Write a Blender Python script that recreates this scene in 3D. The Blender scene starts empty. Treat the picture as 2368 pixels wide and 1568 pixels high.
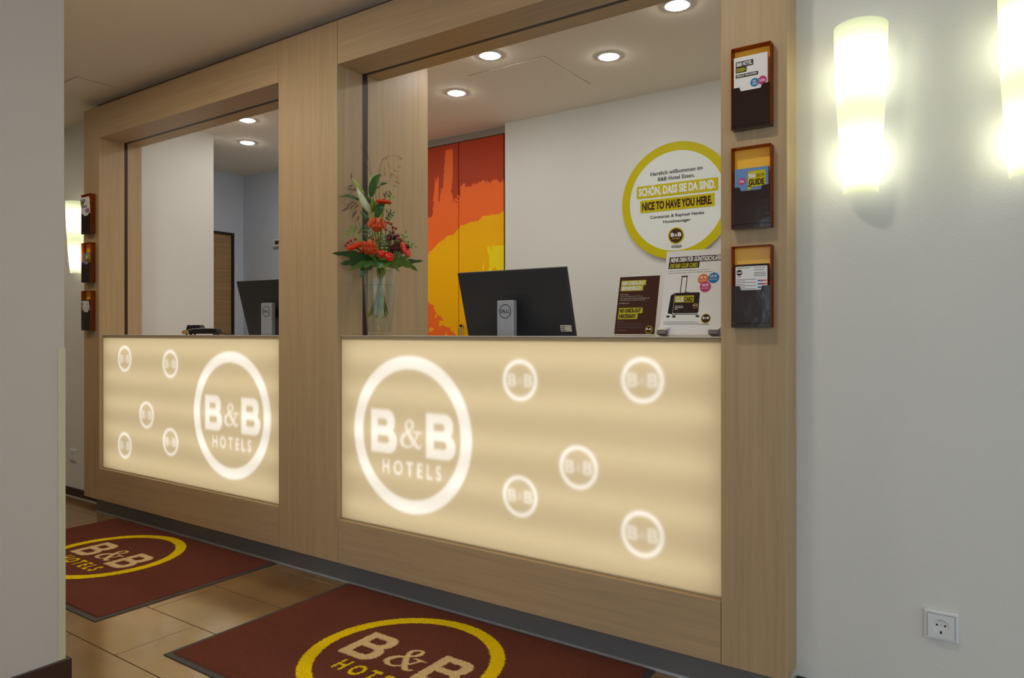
import bpy, bmesh, math, random
import numpy as np
from mathutils import Vector, Matrix
random.seed(7); np.random.seed(7)
PI = math.pi
scene = bpy.context.scene
C = scene.collection

# ------------------------------------------------------------------ camera
HC = 1.108
cam_d = bpy.data.cameras.new('camera')
cam_d.sensor_fit = 'HORIZONTAL'; cam_d.sensor_width = 36.0
cam_d.lens = 1654.85 * 36.0 / 2368.0
cam_d.shift_y = -(784 - 767.73) / 2368.0
cam_d.clip_start = 0.02
cam = bpy.data.objects.new('camera', cam_d); C.objects.link(cam)
cam.location = (0, 0, HC)
cam.rotation_euler = (PI / 2, 0.0008, 0.6012)
scene.camera = cam

# ------------------------------------------------------------------ world, exposure
world = bpy.data.worlds.new('world'); scene.world = world
world.use_nodes = True
bg = world.node_tree.nodes['Background']
bg.inputs['Color'].default_value = (0.73, 0.87, 1.0, 1)
bg.inputs['Strength'].default_value = 1.75
vs = scene.view_settings
vs.view_transform = 'Standard'; vs.look = 'None'; vs.gamma = 1.0; vs.use_curve_mapping = False
vs.exposure = 0.0
scene.cycles.use_denoising = True
scene.cycles.max_bounces = 7
scene.cycles.diffuse_bounces = 4
scene.cycles.use_adaptive_sampling = True
scene.cycles.adaptive_threshold = 0.08
scene.cycles.glossy_bounces = 3
scene.cycles.transmission_bounces = 8
scene.cycles.transparent_max_bounces = 12
scene.cycles.caustics_reflective = False
scene.cycles.caustics_refractive = False
scene.cycles.sample_clamp_indirect = 4.0

DOWNLIGHT = 122.0      # backroom spots
BULB = 19.0           # wall lamp bulbs
LOBBY_FILL = 125.0          # added warm fill spots on the lobby ceiling, out of view
TUBE = 3.0            # tubes behind the counter panels

# ------------------------------------------------------------------ layout (metres)
F = 2.146                      # front of the wooden frame
X0, X1, X2, X3, X4, X5 = -4.672, -4.4835, -2.7974, -2.3972, -0.7044, -0.5114
HT, HH, HPB, HFB, HCNT = 2.4702, 2.2777, 0.2897, 0.1002, 1.0927
RV = 2.2966                    # back of the jambs
YP = F + 0.021                 # face of the lit panels
YWR, YWL = 2.254, 2.312        # lobby walls right and left of the frame
HCEIL = 2.51
YB, YCAB = 3.937, 3.99         # back wall, cabinet fronts
XSIDE, XFAR = -4.624, -5.626


# ------------------------------------------------------------------ helpers
def s2l(c):
    def f(v):
        v /= 255.0
        return v / 12.92 if v <= 0.04045 else ((v + 0.055) / 1.055) ** 2.4
    return (f(c[0]), f(c[1]), f(c[2]), 1.0)


class MB:
    def __init__(self):
        self.v = []; self.f = []

    def add(self, verts, faces):
        o = len(self.v)
        self.v += [tuple(p) for p in verts]
        self.f += [tuple(i + o for i in fc) for fc in faces]
        return self

    def box(self, x0, x1, y0, y1, z0, z1):
        v = [(x0, y0, z0), (x1, y0, z0), (x1, y1, z0), (x0, y1, z0), (x0, y0, z1), (x1, y0, z1), (x1, y1, z1), (x0, y1, z1)]
        return self.add(v, [(0, 3, 2, 1), (4, 5, 6, 7), (0, 1, 5, 4), (1, 2, 6, 5), (2, 3, 7, 6), (3, 0, 4, 7)])

    def tube(self, pts, r, n=6, cap=True):
        pts = [Vector(p) for p in pts]
        if not isinstance(r, (list, tuple)):
            r = [r] * len(pts)
        rings = []
        up = Vector((0, 0, 1))
        t0 = (pts[1] - pts[0]).normalized()
        if abs(t0.z) > 0.9: up = Vector((0, 1, 0))
        a = t0.cross(up).normalized()
        for i, p in enumerate(pts):
            t = (pts[min(i + 1, len(pts) - 1)] - pts[max(i - 1, 0)]).normalized()
            a = (a - t * a.dot(t)).normalized()
            b = t.cross(a)
            rings.append([p + (a * math.cos(2 * PI * k / n) + b * math.sin(2 * PI * k / n)) * r[i] for k in range(n)])
        v = [q for ring in rings for q in ring]
        f = []
        for i in range(len(pts) - 1):
            for k in range(n):
                k2 = (k + 1) % n
                f.append((i * n + k, i * n + k2, (i + 1) * n + k2, (i + 1) * n + k))
        if cap:
            f.append(tuple(range(n - 1, -1, -1)))
            f.append(tuple((len(pts) - 1) * n + k for k in range(n)))
        return self.add(v, f)

    def lathe(self, prof, n=32, center=(0, 0, 0), close=False):
        v = []; f = []
        for (r, z) in prof:
            for k in range(n):
                a = 2 * PI * k / n
                v.append((center[0] + r * math.cos(a), center[1] + r * math.sin(a), center[2] + z))
        m = len(prof)
        for i in range(m - 1 if not close else m):
            i2 = (i + 1) % m
            for k in range(n):
                k2 = (k + 1) % n
                f.append((i * n + k, i * n + k2, i2 * n + k2, i2 * n + k))
        if not close:
            if prof[0][0] > 1e-6: f.append(tuple(range(n - 1, -1, -1)))
            if prof[-1][0] > 1e-6: f.append(tuple((m - 1) * n + k for k in range(n)))
        return self.add(v, f)

    def ball(self, c, r, n=10, m=6, sc=(1, 1, 1)):
        prof = [(max(1e-7, math.sin(PI * i / m)), -math.cos(PI * i / m)) for i in range(m + 1)]
        o = len(self.v)
        self.lathe(prof, n)
        for i in range(o, len(self.v)):
            p = self.v[i]
            self.v[i] = (c[0] + p[0] * r * sc[0], c[1] + p[1] * r * sc[1], c[2] + p[2] * r * sc[2])
        return self

    def leaf(self, pts, width, side, n=9, fold=0.15, lobe=0.0, tipw=0.05):
        """blade along a polyline (resampled), side = rough across vector"""
        pts = smooth(pts, n)
        side = Vector(side).normalized()
        v = []; f = []
        for i, p in enumerate(pts):
            t = i / (len(pts) - 1)
            w = width * 0.5 * (math.sin(PI * min(1, t ** 0.75)) * (1 - tipw) + tipw * (1 - t)) + 1e-4
            if lobe: w *= 1 + lobe * math.cos(t * 22)
            tg = (pts[min(i + 1, len(pts) - 1)] - pts[max(i - 1, 0)]).normalized()
            s = (side - tg * side.dot(tg)).normalized()
            nrm = s.cross(tg)
            v += [p + s * w + nrm * w * fold, p, p - s * w + nrm * w * fold]
        for i in range(len(pts) - 1):
            a = i * 3
            f += [(a, a + 1, a + 4, a + 3), (a + 1, a + 2, a + 5, a + 4)]
        return self.add(v, f)

    def build(self, name, mat, parent=None, smooth_=False, loc=None):
        me = bpy.data.meshes.new(name)
        me.from_pydata([tuple(p) for p in self.v], [], self.f)
        me.update()
        if smooth_:
            me.polygons.foreach_set('use_smooth', [True] * len(me.polygons))
        if mat is not None: me.materials.append(mat)
        o = bpy.data.objects.new(name, me); C.objects.link(o)
        if parent is not None: o.parent = parent
        if loc is not None: o.location = loc
        return o


def smooth(pts, n):
    """Catmull-Rom resample"""
    P = [Vector(p) for p in pts]
    if len(P) == 2:
        return [P[0].lerp(P[1], i / (n - 1)) for i in range(n)]
    out = []
    m = len(P) - 1
    for i in range(n):
        u = i / (n - 1) * m
        k = min(int(u), m - 1); t = u - k
        p0, p1, p2, p3 = P[max(k - 1, 0)], P[k], P[k + 1], P[min(k + 2, m)]
        out.append(0.5 * ((2 * p1) + (p2 - p0) * t + (2 * p0 - 5 * p1 + 4 * p2 - p3) * t * t + (3 * p1 - p0 - 3 * p2 + p3) * t ** 3))
    return out


def bevel_obj(o, w, seg=2):
    bm = bmesh.new(); bm.from_mesh(o.data)
    bmesh.ops.bevel(bm, geom=list(bm.edges), offset=w, segments=seg, profile=0.5, affect='EDGES')
    bm.to_mesh(o.data); bm.free(); o.data.update()
    return o


def bbox(name, dims, mat, parent=None, bev=0.0, seg=2):
    o = MB().box(*dims).build(name, mat, parent)
    if bev: bevel_obj(o, bev, seg)
    return o


def tag(o, label, cat, group=None, kind=None):
    o['label'] = label; o['category'] = cat
    if group: o['group'] = group
    if kind: o['kind'] = kind
    return o


def thing(name, label, cat, loc=(0, 0, 0), rot=(0, 0, 0), group=None, kind=None):
    o = bpy.data.objects.new(name, None); C.objects.link(o)
    o.empty_display_size = 0.05
    o.location = loc; o.rotation_euler = rot
    return tag(o, label, cat, group, kind)


def dup(root, loc=None, label=None):
    r = root.copy(); C.objects.link(r)
    if loc is not None: r.location = loc
    if label: r['label'] = label
    for ch in list(root.children):
        c = ch.copy(); C.objects.link(c); c.parent = r
        for g in ch.children:
            d = g.copy(); C.objects.link(d); d.parent = c
    return r


# ------------------------------------------------------------------ materials
def new_mat(name):
    m = bpy.data.materials.new(name); m.use_nodes = True
    return m, m.node_tree.nodes, m.node_tree.links, m.node_tree.nodes['Principled BSDF']


def plain(name, rgb, rough=0.5, spec=0.5, metal=0.0, noise=0.0, bump=0.0, scale=60.0):
    m, N, L, p = new_mat(name)
    p.inputs['Base Color'].default_value = s2l(rgb)
    p.inputs['Roughness'].default_value = rough
    p.inputs['Specular IOR Level'].default_value = spec
    p.inputs['Metallic'].default_value = metal
    if noise or bump:
        g = N.new('ShaderNodeNewGeometry')
        t = N.new('ShaderNodeTexNoise'); t.inputs['Scale'].default_value = scale; t.inputs['Detail'].default_value = 4
        L.new(g.outputs['Position'], t.inputs['Vector'])
        if noise:
            r = N.new('ShaderNodeValToRGB')
            c = s2l(rgb)
            r.color_ramp.elements[0].position = 0.3; r.color_ramp.elements[1].position = 0.7
            r.color_ramp.elements[0].color = tuple(v * (1 - noise) for v in c[:3]) + (1,)
            r.color_ramp.elements[1].color = tuple(min(1, v * (1 + noise)) for v in c[:3]) + (1,)
            L.new(t.outputs['Fac'], r.inputs['Fac']); L.new(r.outputs['Color'], p.inputs['Base Color'])
        if bump:
            b = N.new('ShaderNodeBump'); b.inputs['Strength'].default_value = bump; b.inputs['Distance'].default_value = 0.002
            L.new(t.outputs['Fac'], b.inputs['Height']); L.new(b.outputs['Normal'], p.inputs['Normal'])
    return m


def wood(name, rgb, axis, rough=0.45, contrast=0.09):
    """laminated oak, grain running along axis"""
    m, N, L, p = new_mat(name)
    g = N.new('ShaderNodeNewGeometry')
    mp = N.new('ShaderNodeMapping')
    sc = {'x': (1.6, 52, 52), 'z': (52, 52, 1.6), 'y': (52, 1.6, 52)}[axis]
    mp.inputs['Scale'].default_value = sc
    L.new(g.outputs['Position'], mp.inputs['Vector'])
    n1 = N.new('ShaderNodeTexNoise'); n1.inputs['Scale'].default_value = 1.0; n1.inputs['Detail'].default_value = 4; n1.inputs['Roughness'].default_value = 0.65
    n1.inputs['Distortion'].default_value = 0.6
    L.new(mp.outputs['Vector'], n1.inputs['Vector'])
    mp2 = N.new('ShaderNodeMapping'); mp2.inputs['Scale'].default_value = tuple(v * (5 if v > 2 else 2.4) for v in sc)
    L.new(g.outputs['Position'], mp2.inputs['Vector'])
    n2 = N.new('ShaderNodeTexNoise'); n2.inputs['Scale'].default_value = 1.0; n2.inputs['Detail'].default_value = 2
    L.new(mp2.outputs['Vector'], n2.inputs['Vector'])
    mix = N.new('ShaderNodeMath'); mix.operation = 'MULTIPLY_ADD'
    mix.inputs[1].default_value = 0.35
    L.new(n2.outputs['Fac'], mix.inputs[0]); L.new(n1.outputs['Fac'], mix.inputs[2])
    r = N.new('ShaderNodeValToRGB')
    c = s2l(rgb)
    r.color_ramp.elements[0].position = 0.42; r.color_ramp.elements[1].position = 0.92
    r.color_ramp.elements[0].color = tuple(v * (1 - contrast * 1.5) for v in c[:3]) + (1,)
    r.color_ramp.elements[1].color = tuple(min(1, v * (1 + contrast)) for v in c[:3]) + (1,)
    L.new(mix.outputs[0], r.inputs['Fac']); L.new(r.outputs['Color'], p.inputs['Base Color'])
    p.inputs['Roughness'].default_value = rough
    p.inputs['Specular IOR Level'].default_value = 0.35
    return m


def emit(name, rgb, strength):
    m, N, L, p = new_mat(name)
    N.remove(p)
    e = N.new('ShaderNodeEmission'); e.inputs['Color'].default_value = tuple(rgb) + (1,); e.inputs['Strength'].default_value = strength
    L.new(e.outputs[0], N['Material Output'].inputs['Surface'])
    return m


def glass(name, rgb, ior=1.45, rough=0.0):
    m, N, L, p = new_mat(name)
    p.inputs['Base Color'].default_value = tuple(rgb) + (1,)
    p.inputs['Roughness'].default_value = rough
    p.inputs['IOR'].default_value = ior
    p.inputs['Transmission Weight'].default_value = 1.0
    return m


def thin_glass(name, rgb, ior=1.45):
    m, N, L, p = new_mat(name)
    N.remove(p)
    t = N.new('ShaderNodeBsdfTransparent'); t.inputs['Color'].default_value = tuple(rgb) + (1,)
    g = N.new('ShaderNodeBsdfGlossy'); g.inputs['Roughness'].default_value = 0.02
    lw = N.new('ShaderNodeLayerWeight'); lw.inputs['Blend'].default_value = 0.5
    pw = N.new('ShaderNodeMath'); pw.operation = 'POWER'; pw.inputs[1].default_value = 2.6
    L.new(lw.outputs['Facing'], pw.inputs[0])
    fr_ = N.new('ShaderNodeMath'); fr_.operation = 'MULTIPLY_ADD'; fr_.inputs[1].default_value = 0.75; fr_.inputs[2].default_value = ((ior - 1) / (ior + 1)) ** 2
    L.new(pw.outputs[0], fr_.inputs[0])
    mx = N.new('ShaderNodeMixShader')
    L.new(fr_.outputs[0], mx.inputs[0]); L.new(t.outputs[0], mx.inputs[1]); L.new(g.outputs[0], mx.inputs[2])
    L.new(mx.outputs[0], N['Material Output'].inputs['Surface'])
    return m


def tinted(name, rgb_t, rgb_d, mixf, rough=0.08):
    """thin tinted plastic: part see-through, part body colour"""
    m, N, L, p = new_mat(name)
    p.inputs['Base Color'].default_value = s2l(rgb_d); p.inputs['Roughness'].default_value = rough
    t = N.new('ShaderNodeBsdfTransparent'); t.inputs['Color'].default_value = s2l(rgb_t)
    tr = N.new('ShaderNodeBsdfTranslucent'); tr.inputs['Color'].default_value = s2l(rgb_d)
    a = N.new('ShaderNodeMixShader'); a.inputs[0].default_value = 0.35
    L.new(p.outputs[0], a.inputs[1]); L.new(tr.outputs[0], a.inputs[2])
    mx = N.new('ShaderNodeMixShader'); mx.inputs[0].default_value = mixf
    L.new(a.outputs[0], mx.inputs[1]); L.new(t.outputs[0], mx.inputs[2])
    L.new(mx.outputs[0], N['Material Output'].inputs['Surface'])
    return m


M = {}
M['wood_v'] = wood('oak_vertical', (182, 155, 117), 'z')
M['wood_h'] = wood('oak_horizontal', (182, 155, 118), 'x')
M['wood_y'] = wood('oak_soffit', (182, 153, 108), 'x')
M['door'] = wood('door_oak', (172, 138, 92), 'y', contrast=0.2)
M['dark_track'] = plain('dark_track', (44, 28, 22), 0.5)
M['plinth'] = plain('plinth_grey', (112, 108, 105), 0.5)
M['joint'] = plain('silicone_joint', (190, 186, 180), 0.5)
M['filler'] = plain('filler_brown', (98, 78, 64), 0.7)
M['ceil'] = plain('ceiling_paint', (240, 229, 212), 0.9, 0.2)
M['hatch'] = plain('hatch_paint', (240, 229, 212), 0.9, 0.2)
M['gap'] = plain('seam_shadow', (160, 148, 130), 0.9)
M['white_plastic'] = plain('white_plastic', (226, 228, 228), 0.3)
M['socket_dark'] = plain('socket_hole', (38, 38, 40), 0.5)
M['chrome'] = plain('chrome', (200, 200, 200), 0.2, metal=1.0)
M['baseboard'] = plain('baseboard_tile', (62, 40, 32), 0.25, noise=0.15, scale=8)
M['cream'] = plain('corner_guard_cream', (206, 200, 168), 0.45)


def wall_mat(name, rgb, woven=0.25, sc=260):
    m, N, L, p = new_mat(name)
    p.inputs['Base Color'].default_value = s2l(rgb); p.inputs['Roughness'].default_value = 0.8
    p.inputs['Specular IOR Level'].default_value = 0.25
    g = N.new('ShaderNodeNewGeometry')
    mp = N.new('ShaderNodeMapping'); mp.inputs['Scale'].default_value = (sc * 0.7, sc * 0.7, sc)
    L.new(g.outputs['Position'], mp.inputs['Vector'])
    t = N.new('ShaderNodeTexNoise'); t.inputs['Scale'].default_value = 1.0; t.inputs['Detail'].default_value = 2
    L.new(mp.outputs[0], t.inputs['Vector'])
    b = N.new('ShaderNodeBump'); b.inputs['Strength'].default_value = woven; b.inputs['Distance'].default_value = 0.002
    L.new(t.outputs['Fac'], b.inputs['Height']); L.new(b.outputs['Normal'], p.inputs['Normal'])
    return m


M['wall'] = wall_mat('wallpaper_white', (224, 223, 217))
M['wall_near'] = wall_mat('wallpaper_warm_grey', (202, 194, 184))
M['wall_room'] = wall_mat('room_wall_white', (222, 220, 212), 0.1)
M['wall_cool'] = wall_mat('office_wall_cool_grey', (206, 212, 222), 0.1)
M['header_grey'] = plain('header_grey', (150, 140, 128), 0.8)

# floor tile
def tile_mat():
    m, N, L, p = new_mat('floor_tile_brown')
    g = N.new('ShaderNodeNewGeometry')
    t = N.new('ShaderNodeTexNoise'); t.inputs['Scale'].default_value = 3.0; t.inputs['Detail'].default_value = 6
    L.new(g.outputs['Position'], t.inputs['Vector'])
    r = N.new('ShaderNodeValToRGB')
    r.color_ramp.elements[0].position = 0.3; r.color_ramp.elements[1].position = 0.72
    r.color_ramp.elements[0].color = s2l((116, 86, 54)); r.color_ramp.elements[1].color = s2l((144, 112, 74))
    L.new(t.outputs['Fac'], r.inputs['Fac']); L.new(r.outputs['Color'], p.inputs['Base Color'])
    p.inputs['Roughness'].default_value = 0.15
    p.inputs['IOR'].default_value = 2.5
    p.inputs['Specular Tint'].default_value = (1.0, 0.90, 0.72, 1)
    return m


M['tile'] = tile_mat()
M['grout'] = plain('grout', (66, 52, 40), 0.9)

# ------------------------------------------------------------------ flat drawing helpers (local x right, z up, facing -y)
def text_verts(body, bold=0.0):
    cu = bpy.data.curves.new('txt', 'FONT'); cu.body = body; cu.size = 1.0; cu.offset = bold
    cu.resolution_u = 3
    o = bpy.data.objects.new('txt', cu); C.objects.link(o)
    dg = bpy.context.evaluated_depsgraph_get(); dg.update()
    me = o.evaluated_get(dg).to_mesh()
    me.calc_loop_triangles()
    v = np.array([tuple(q.co) for q in me.vertices])[:, :2] if len(me.vertices) else np.zeros((0, 2))
    t = [tuple(q.vertices) for q in me.loop_triangles]
    o.evaluated_get(dg).to_mesh_clear()
    bpy.data.objects.remove(o); bpy.data.curves.remove(cu)
    return v, t


_tc = {}
def fit_text(body, x0, x1, z0, z1, bold=0.0, keep=False):
    key = (body, bold)
    if key not in _tc: _tc[key] = text_verts(body, bold)
    v, t = _tc[key]
    lo = v.min(0); hi = v.max(0)
    sx = (x1 - x0) / (hi[0] - lo[0]); sz = (z1 - z0) / (hi[1] - lo[1])
    out = np.empty_like(v)
    out[:, 0] = x0 + (v[:, 0] - lo[0]) * sx
    out[:, 1] = z0 + (v[:, 1] - lo[1]) * sz
    return out, t


def lettering(parent, body, x0, x1, z0, z1, mat, y=-0.0006, bold=0.0, name='lettering', shear=0.0):
    v, t = fit_text(body, x0, x1, z0, z1, bold)
    mb = MB(); mb.add([(p[0] + shear * (p[1] - z0), y, p[1]) for p in v], t)
    o = mb.build(name, mat, parent)
    # face -y
    me = o.data
    if len(me.polygons) and me.polygons[0].normal.y > 0: me.flip_normals()
    return o


def shape(parent, pts, mat, y=-0.0004, name='print', th=0.0004):
    """flat printed patch with a hair of thickness"""
    n = len(pts)
    v = [(p[0], y, p[1]) for p in pts] + [(p[0], y + th, p[1]) for p in pts]
    f = [tuple(range(n)), tuple(range(2 * n - 1, n - 1, -1))]
    for i in range(n):
        j = (i + 1) % n
        f.append((i, i + n, j + n, j))
    o = MB().add(v, f).build(name, mat, parent)
    bm = bmesh.new(); bm.from_mesh(o.data); bmesh.ops.recalc_face_normals(bm, faces=bm.faces); bm.to_mesh(o.data); bm.free()
    return o


def rrect(x0, x1, z0, z1, r, k=4):
    out = []
    for cx, cz, a0 in ((x1 - r, z0 + r, -PI / 2), (x1 - r, z1 - r, 0), (x0 + r, z1 - r, PI / 2), (x0 + r, z0 + r, PI)):
        for i in range(k + 1):
            a = a0 + PI / 2 * i / k
            out.append((cx + r * math.cos(a), cz + r * math.sin(a)))
    return out


def circ(cx, cz, r, n=32):
    return [(cx + r * math.cos(2 * PI * i / n), cz + r * math.sin(2 * PI * i / n)) for i in range(n)]


def ring(parent, cx, cz, ro, ri, mat, y, th=0.0004, name='ring', n=64):
    v = []; f = []
    for i in range(n):
        a = 2 * PI * i / n
        for r in (ro, ri):
            for yy in (y, y + th):
                v.append((cx + r * math.cos(a), yy, cz + r * math.sin(a)))
    for i in range(n):
        a = i * 4; b = ((i + 1) % n) * 4
        f += [(a, b, b + 2, a + 2), (a + 1, a + 3, b + 3, b + 1), (a, a + 1, b + 1, b), (a + 2, b + 2, b + 3, a + 3)]
    o = MB().add(v, f).build(name, mat, parent)
    bm = bmesh.new(); bm.from_mesh(o.data); bmesh.ops.recalc_face_normals(bm, faces=bm.faces); bm.to_mesh(o.data); bm.free()
    return o


P_ = lambda n, c, r=0.5: M.setdefault('p_' + n, plain('print_' + n, c, r, 0.2))
P_('lime', (200, 184, 0), 0.5); P_('brown', (70, 40, 30), 0.4); P_('dkbrown', (50, 34, 30), 0.4); P_('white', (232, 230, 228), 0.45)
P_('black', (30, 26, 26), 0.5); P_('grey', (120, 116, 114), 0.5); P_('blue', (34, 122, 186), 0.45); P_('pink', (196, 62, 116), 0.45)
P_('orange', (226, 120, 56), 0.45); P_('sky', (108, 142, 190), 0.45); P_('yellowgreen', (190, 180, 40), 0.4); P_('cream', (214, 206, 190), 0.5)
P_('red', (190, 50, 60), 0.5); P_('disc', (226, 228, 222), 0.35); P_('palelime', (216, 212, 150), 0.4)


def small_logo(parent, cx, cz, r, y, hotels=True, fill='brown', rim='lime', lt='white'):
    shape(parent, circ(cx, cz, r, 40), M['p_' + rim], y=y, name='logo_rim')
    shape(parent, circ(cx, cz, r * 0.86, 40), M['p_' + fill], y=y - 0.0004, name='logo_disc')
    for a, b in ((-0.66, -0.2), (0.22, 0.68)):
        lettering(parent, 'B', cx + a * r, cx + b * r, cz - 0.12 * r, cz + 0.36 * r, M['p_' + lt], y=y - 0.001, bold=0.045, name='logo_letter')
    lettering(parent, '&', cx - 0.15 * r, cx + 0.17 * r, cz - 0.1 * r, cz + 0.24 * r, M['p_' + lt], y=y - 0.001, bold=0.01, name='logo_letter')
    if hotels:
        lettering(parent, 'HOTELS', cx - 0.46 * r, cx + 0.46 * r, cz - 0.42 * r, cz - 0.24 * r, M['p_' + rim], y=y - 0.001, name='logo_letter')


# ------------------------------------------------------------------ raster logo (soft masks for the lit panels and the woven mats)
def seg_dist(GX, GZ, pts, w):
    d = np.full(GX.shape, 1e9)
    for i in range(len(pts) - 1):
        (x0, z0), (x1, z1) = pts[i], pts[i + 1]
        dx, dz = x1 - x0, z1 - z0
        l2 = dx * dx + dz * dz + 1e-12
        t = np.clip(((GX - x0) * dx + (GZ - z0) * dz) / l2, 0, 1)
        q = np.hypot(GX - x0 - t * dx, GZ - z0 - t * dz) - (w[i] * (1 - t) + w[i + 1] * t) * 0.5
        d = np.minimum(d, q)
    return d


def rbox(GX, GZ, x0, x1, z0, z1, r):
    """right-hand corners rounded with r, left-hand square: signed distance (approx)"""
    cx, cz = (x0 + x1) / 2, (z0 + z1) / 2
    hx, hz = (x1 - x0) / 2, (z1 - z0) / 2
    px = GX - cx; pz = np.abs(GZ - cz)
    rr = np.where(px > 0, r, 0.0)
    qx = np.abs(px) - hx + rr; qz = pz - hz + rr
    return np.minimum(np.maximum(qx, qz), 0) + np.hypot(np.maximum(qx, 0), np.maximum(qz, 0)) - rr


def B_sdf(GX, GZ, x0, x1, z0, z1, thin=False):
    w, h = x1 - x0, z1 - z0
    out = np.minimum(rbox(GX, GZ, x0, x0 + 0.92 * w, z0 + 0.46 * h, z1, 0.235 * h), rbox(GX, GZ, x0, x1, z0, z0 + 0.56 * h, 0.26 * h))
    h1 = rbox(GX, GZ, x0 + 0.27 * w, x0 + 0.63 * w, z0 + 0.62 * h, z0 + 0.785 * h, 0.07 * h)
    h2 = rbox(GX, GZ, x0 + 0.27 * w, x0 + 0.70 * w, z0 + 0.225 * h, z0 + 0.405 * h, 0.08 * h)
    if thin:
        h1 = rbox(GX, GZ, x0 + 0.25 * w, x0 + 0.66 * w, z0 + 0.60 * h, z0 + 0.82 * h, 0.10 * h)
        h2 = rbox(GX, GZ, x0 + 0.25 * w, x0 + 0.73 * w, z0 + 0.18 * h, z0 + 0.43 * h, 0.11 * h)
    return np.maximum(out, -np.minimum(h1, h2))


AMP = [(0.97, 0.10, .07), (0.90, 0.04, .10), (0.78, 0.06, .15), (0.58, 0.27, .17), (0.40, 0.52, .16), (0.27, 0.74, .12), (0.29, 0.90, .10), (0.42, 0.98, .09), (0.56, 0.93, .12),
       (0.58, 0.79, .13), (0.48, 0.66, .09), (0.30, 0.53, .10), (0.12, 0.39, .16), (0.05, 0.23, .18), (0.13, 0.07, .15), (0.32, 0.01, .09), (0.52, 0.08, .08), (0.70, 0.28, .08), (0.80, 0.48, .08), (0.82, 0.56, .08)]


def amp_sdf(GX, GZ, x0, x1, z0, z1):
    w, h = x1 - x0, z1 - z0
    c = smooth([(a, b, wd) for a, b, wd in AMP], 64)
    d = seg_dist(GX, GZ, [(x0 + p[0] * w, z0 + p[1] * h) for p in c], [p[2] * h for p in c])
    d = np.minimum(d, seg_dist(GX, GZ, [(x0 + 0.62 * w, z0 + 0.58 * h), (x0 + 1.0 * w, z0 + 0.58 * h)], [0.07 * h, 0.07 * h]))
    return d


def text_mask(GX, GZ, body, x0, x1, z0, z1, bold):
    v, t = fit_text(body, x0, x1, z0, z1, bold)
    m = np.zeros(GX.shape, bool)
    for a, b, c in t:
        A, B, D = v[a], v[b], v[c]
        lo = np.minimum(np.minimum(A, B), D); hi = np.maximum(np.maximum(A, B), D)
        s = (GX >= lo[0]) & (GX <= hi[0]) & (GZ >= lo[1]) & (GZ <= hi[1])
        if not s.any(): continue
        x, z = GX[s], GZ[s]
        e1 = (B[0] - A[0]) * (z - A[1]) - (B[1] - A[1]) * (x - A[0])
        e2 = (D[0] - B[0]) * (z - B[1]) - (D[1] - B[1]) * (x - B[0])
        e3 = (A[0] - D[0]) * (z - D[1]) - (A[1] - D[1]) * (x - D[0])
        ins = ((e1 >= 0) & (e2 >= 0) & (e3 >= 0)) | ((e1 <= 0) & (e2 <= 0) & (e3 <= 0))
        idx = np.argwhere(s)
        m[idx[:, 0], idx[:, 1]] |= ins
    return m


def box_blur(a, k):
    """three box passes, radius k cells"""
    for _ in range(3):
        for ax in (0, 1):
            p = np.pad(a, [(k + 1, k) if i == ax else (0, 0) for i in (0, 1)], mode='edge')
            c = np.cumsum(p, axis=ax)
            n = a.shape[ax]
            if ax == 0: a = (c[2 * k + 1:2 * k + 1 + n] - c[:n]) / (2 * k + 1)
            else: a = (c[:, 2 * k + 1:2 * k + 1 + n] - c[:, :n]) / (2 * k + 1)
    return a


def grid_mesh(name, nx, nz, P3, attr, mat, parent, color=False):
    """P3: (nz,nx,3) points; attr: (nz,nx) or (nz,nx,4)"""
    idx = np.arange(nx * nz).reshape(nz, nx)
    q = np.stack([idx[:-1, :-1], idx[:-1, 1:], idx[1:, 1:], idx[1:, :-1]], -1).reshape(-1, 4)
    me = bpy.data.meshes.new(name)
    me.vertices.add(nx * nz); me.vertices.foreach_set('co', P3.reshape(-1).astype(np.float32))
    me.loops.add(q.size); me.loops.foreach_set('vertex_index', q.reshape(-1).astype(np.int32))
    me.polygons.add(len(q)); me.polygons.foreach_set('loop_start', (np.arange(len(q)) * 4).astype(np.int32))
    me.update(calc_edges=True)
    if color:
        a = me.attributes.new('print', 'FLOAT_COLOR', 'POINT'); a.data.foreach_set('color', attr.reshape(-1).astype(np.float32))
    else:
        a = me.attributes.new('print', 'FLOAT', 'POINT'); a.data.foreach_set('value', attr.reshape(-1).astype(np.float32))
    me.materials.append(mat)
    o = bpy.data.objects.new(name, me); C.objects.link(o)
    if parent is not None: o.parent = parent
    return o


# ================================================================== THE SETTING
of = bbox('floor_bounce', (-5.6, 1.2, 2.42, 3.93, 0.0, 0.004), plain('office_bounce_pale', (205, 196, 182), 0.5)); tag(of, 'unseen pale office floor added to bounce light upward', 'floor', kind='structure')  # pale unseen floor added to bounce light onto the office ceiling
fl = bbox('floor', (-8.5, 4.5, -5.0, 5.0, -0.05, -0.006), M['grout']); tag(fl, 'dark brown glossy tiled floor of the lobby', 'floor', kind='structure')
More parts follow.
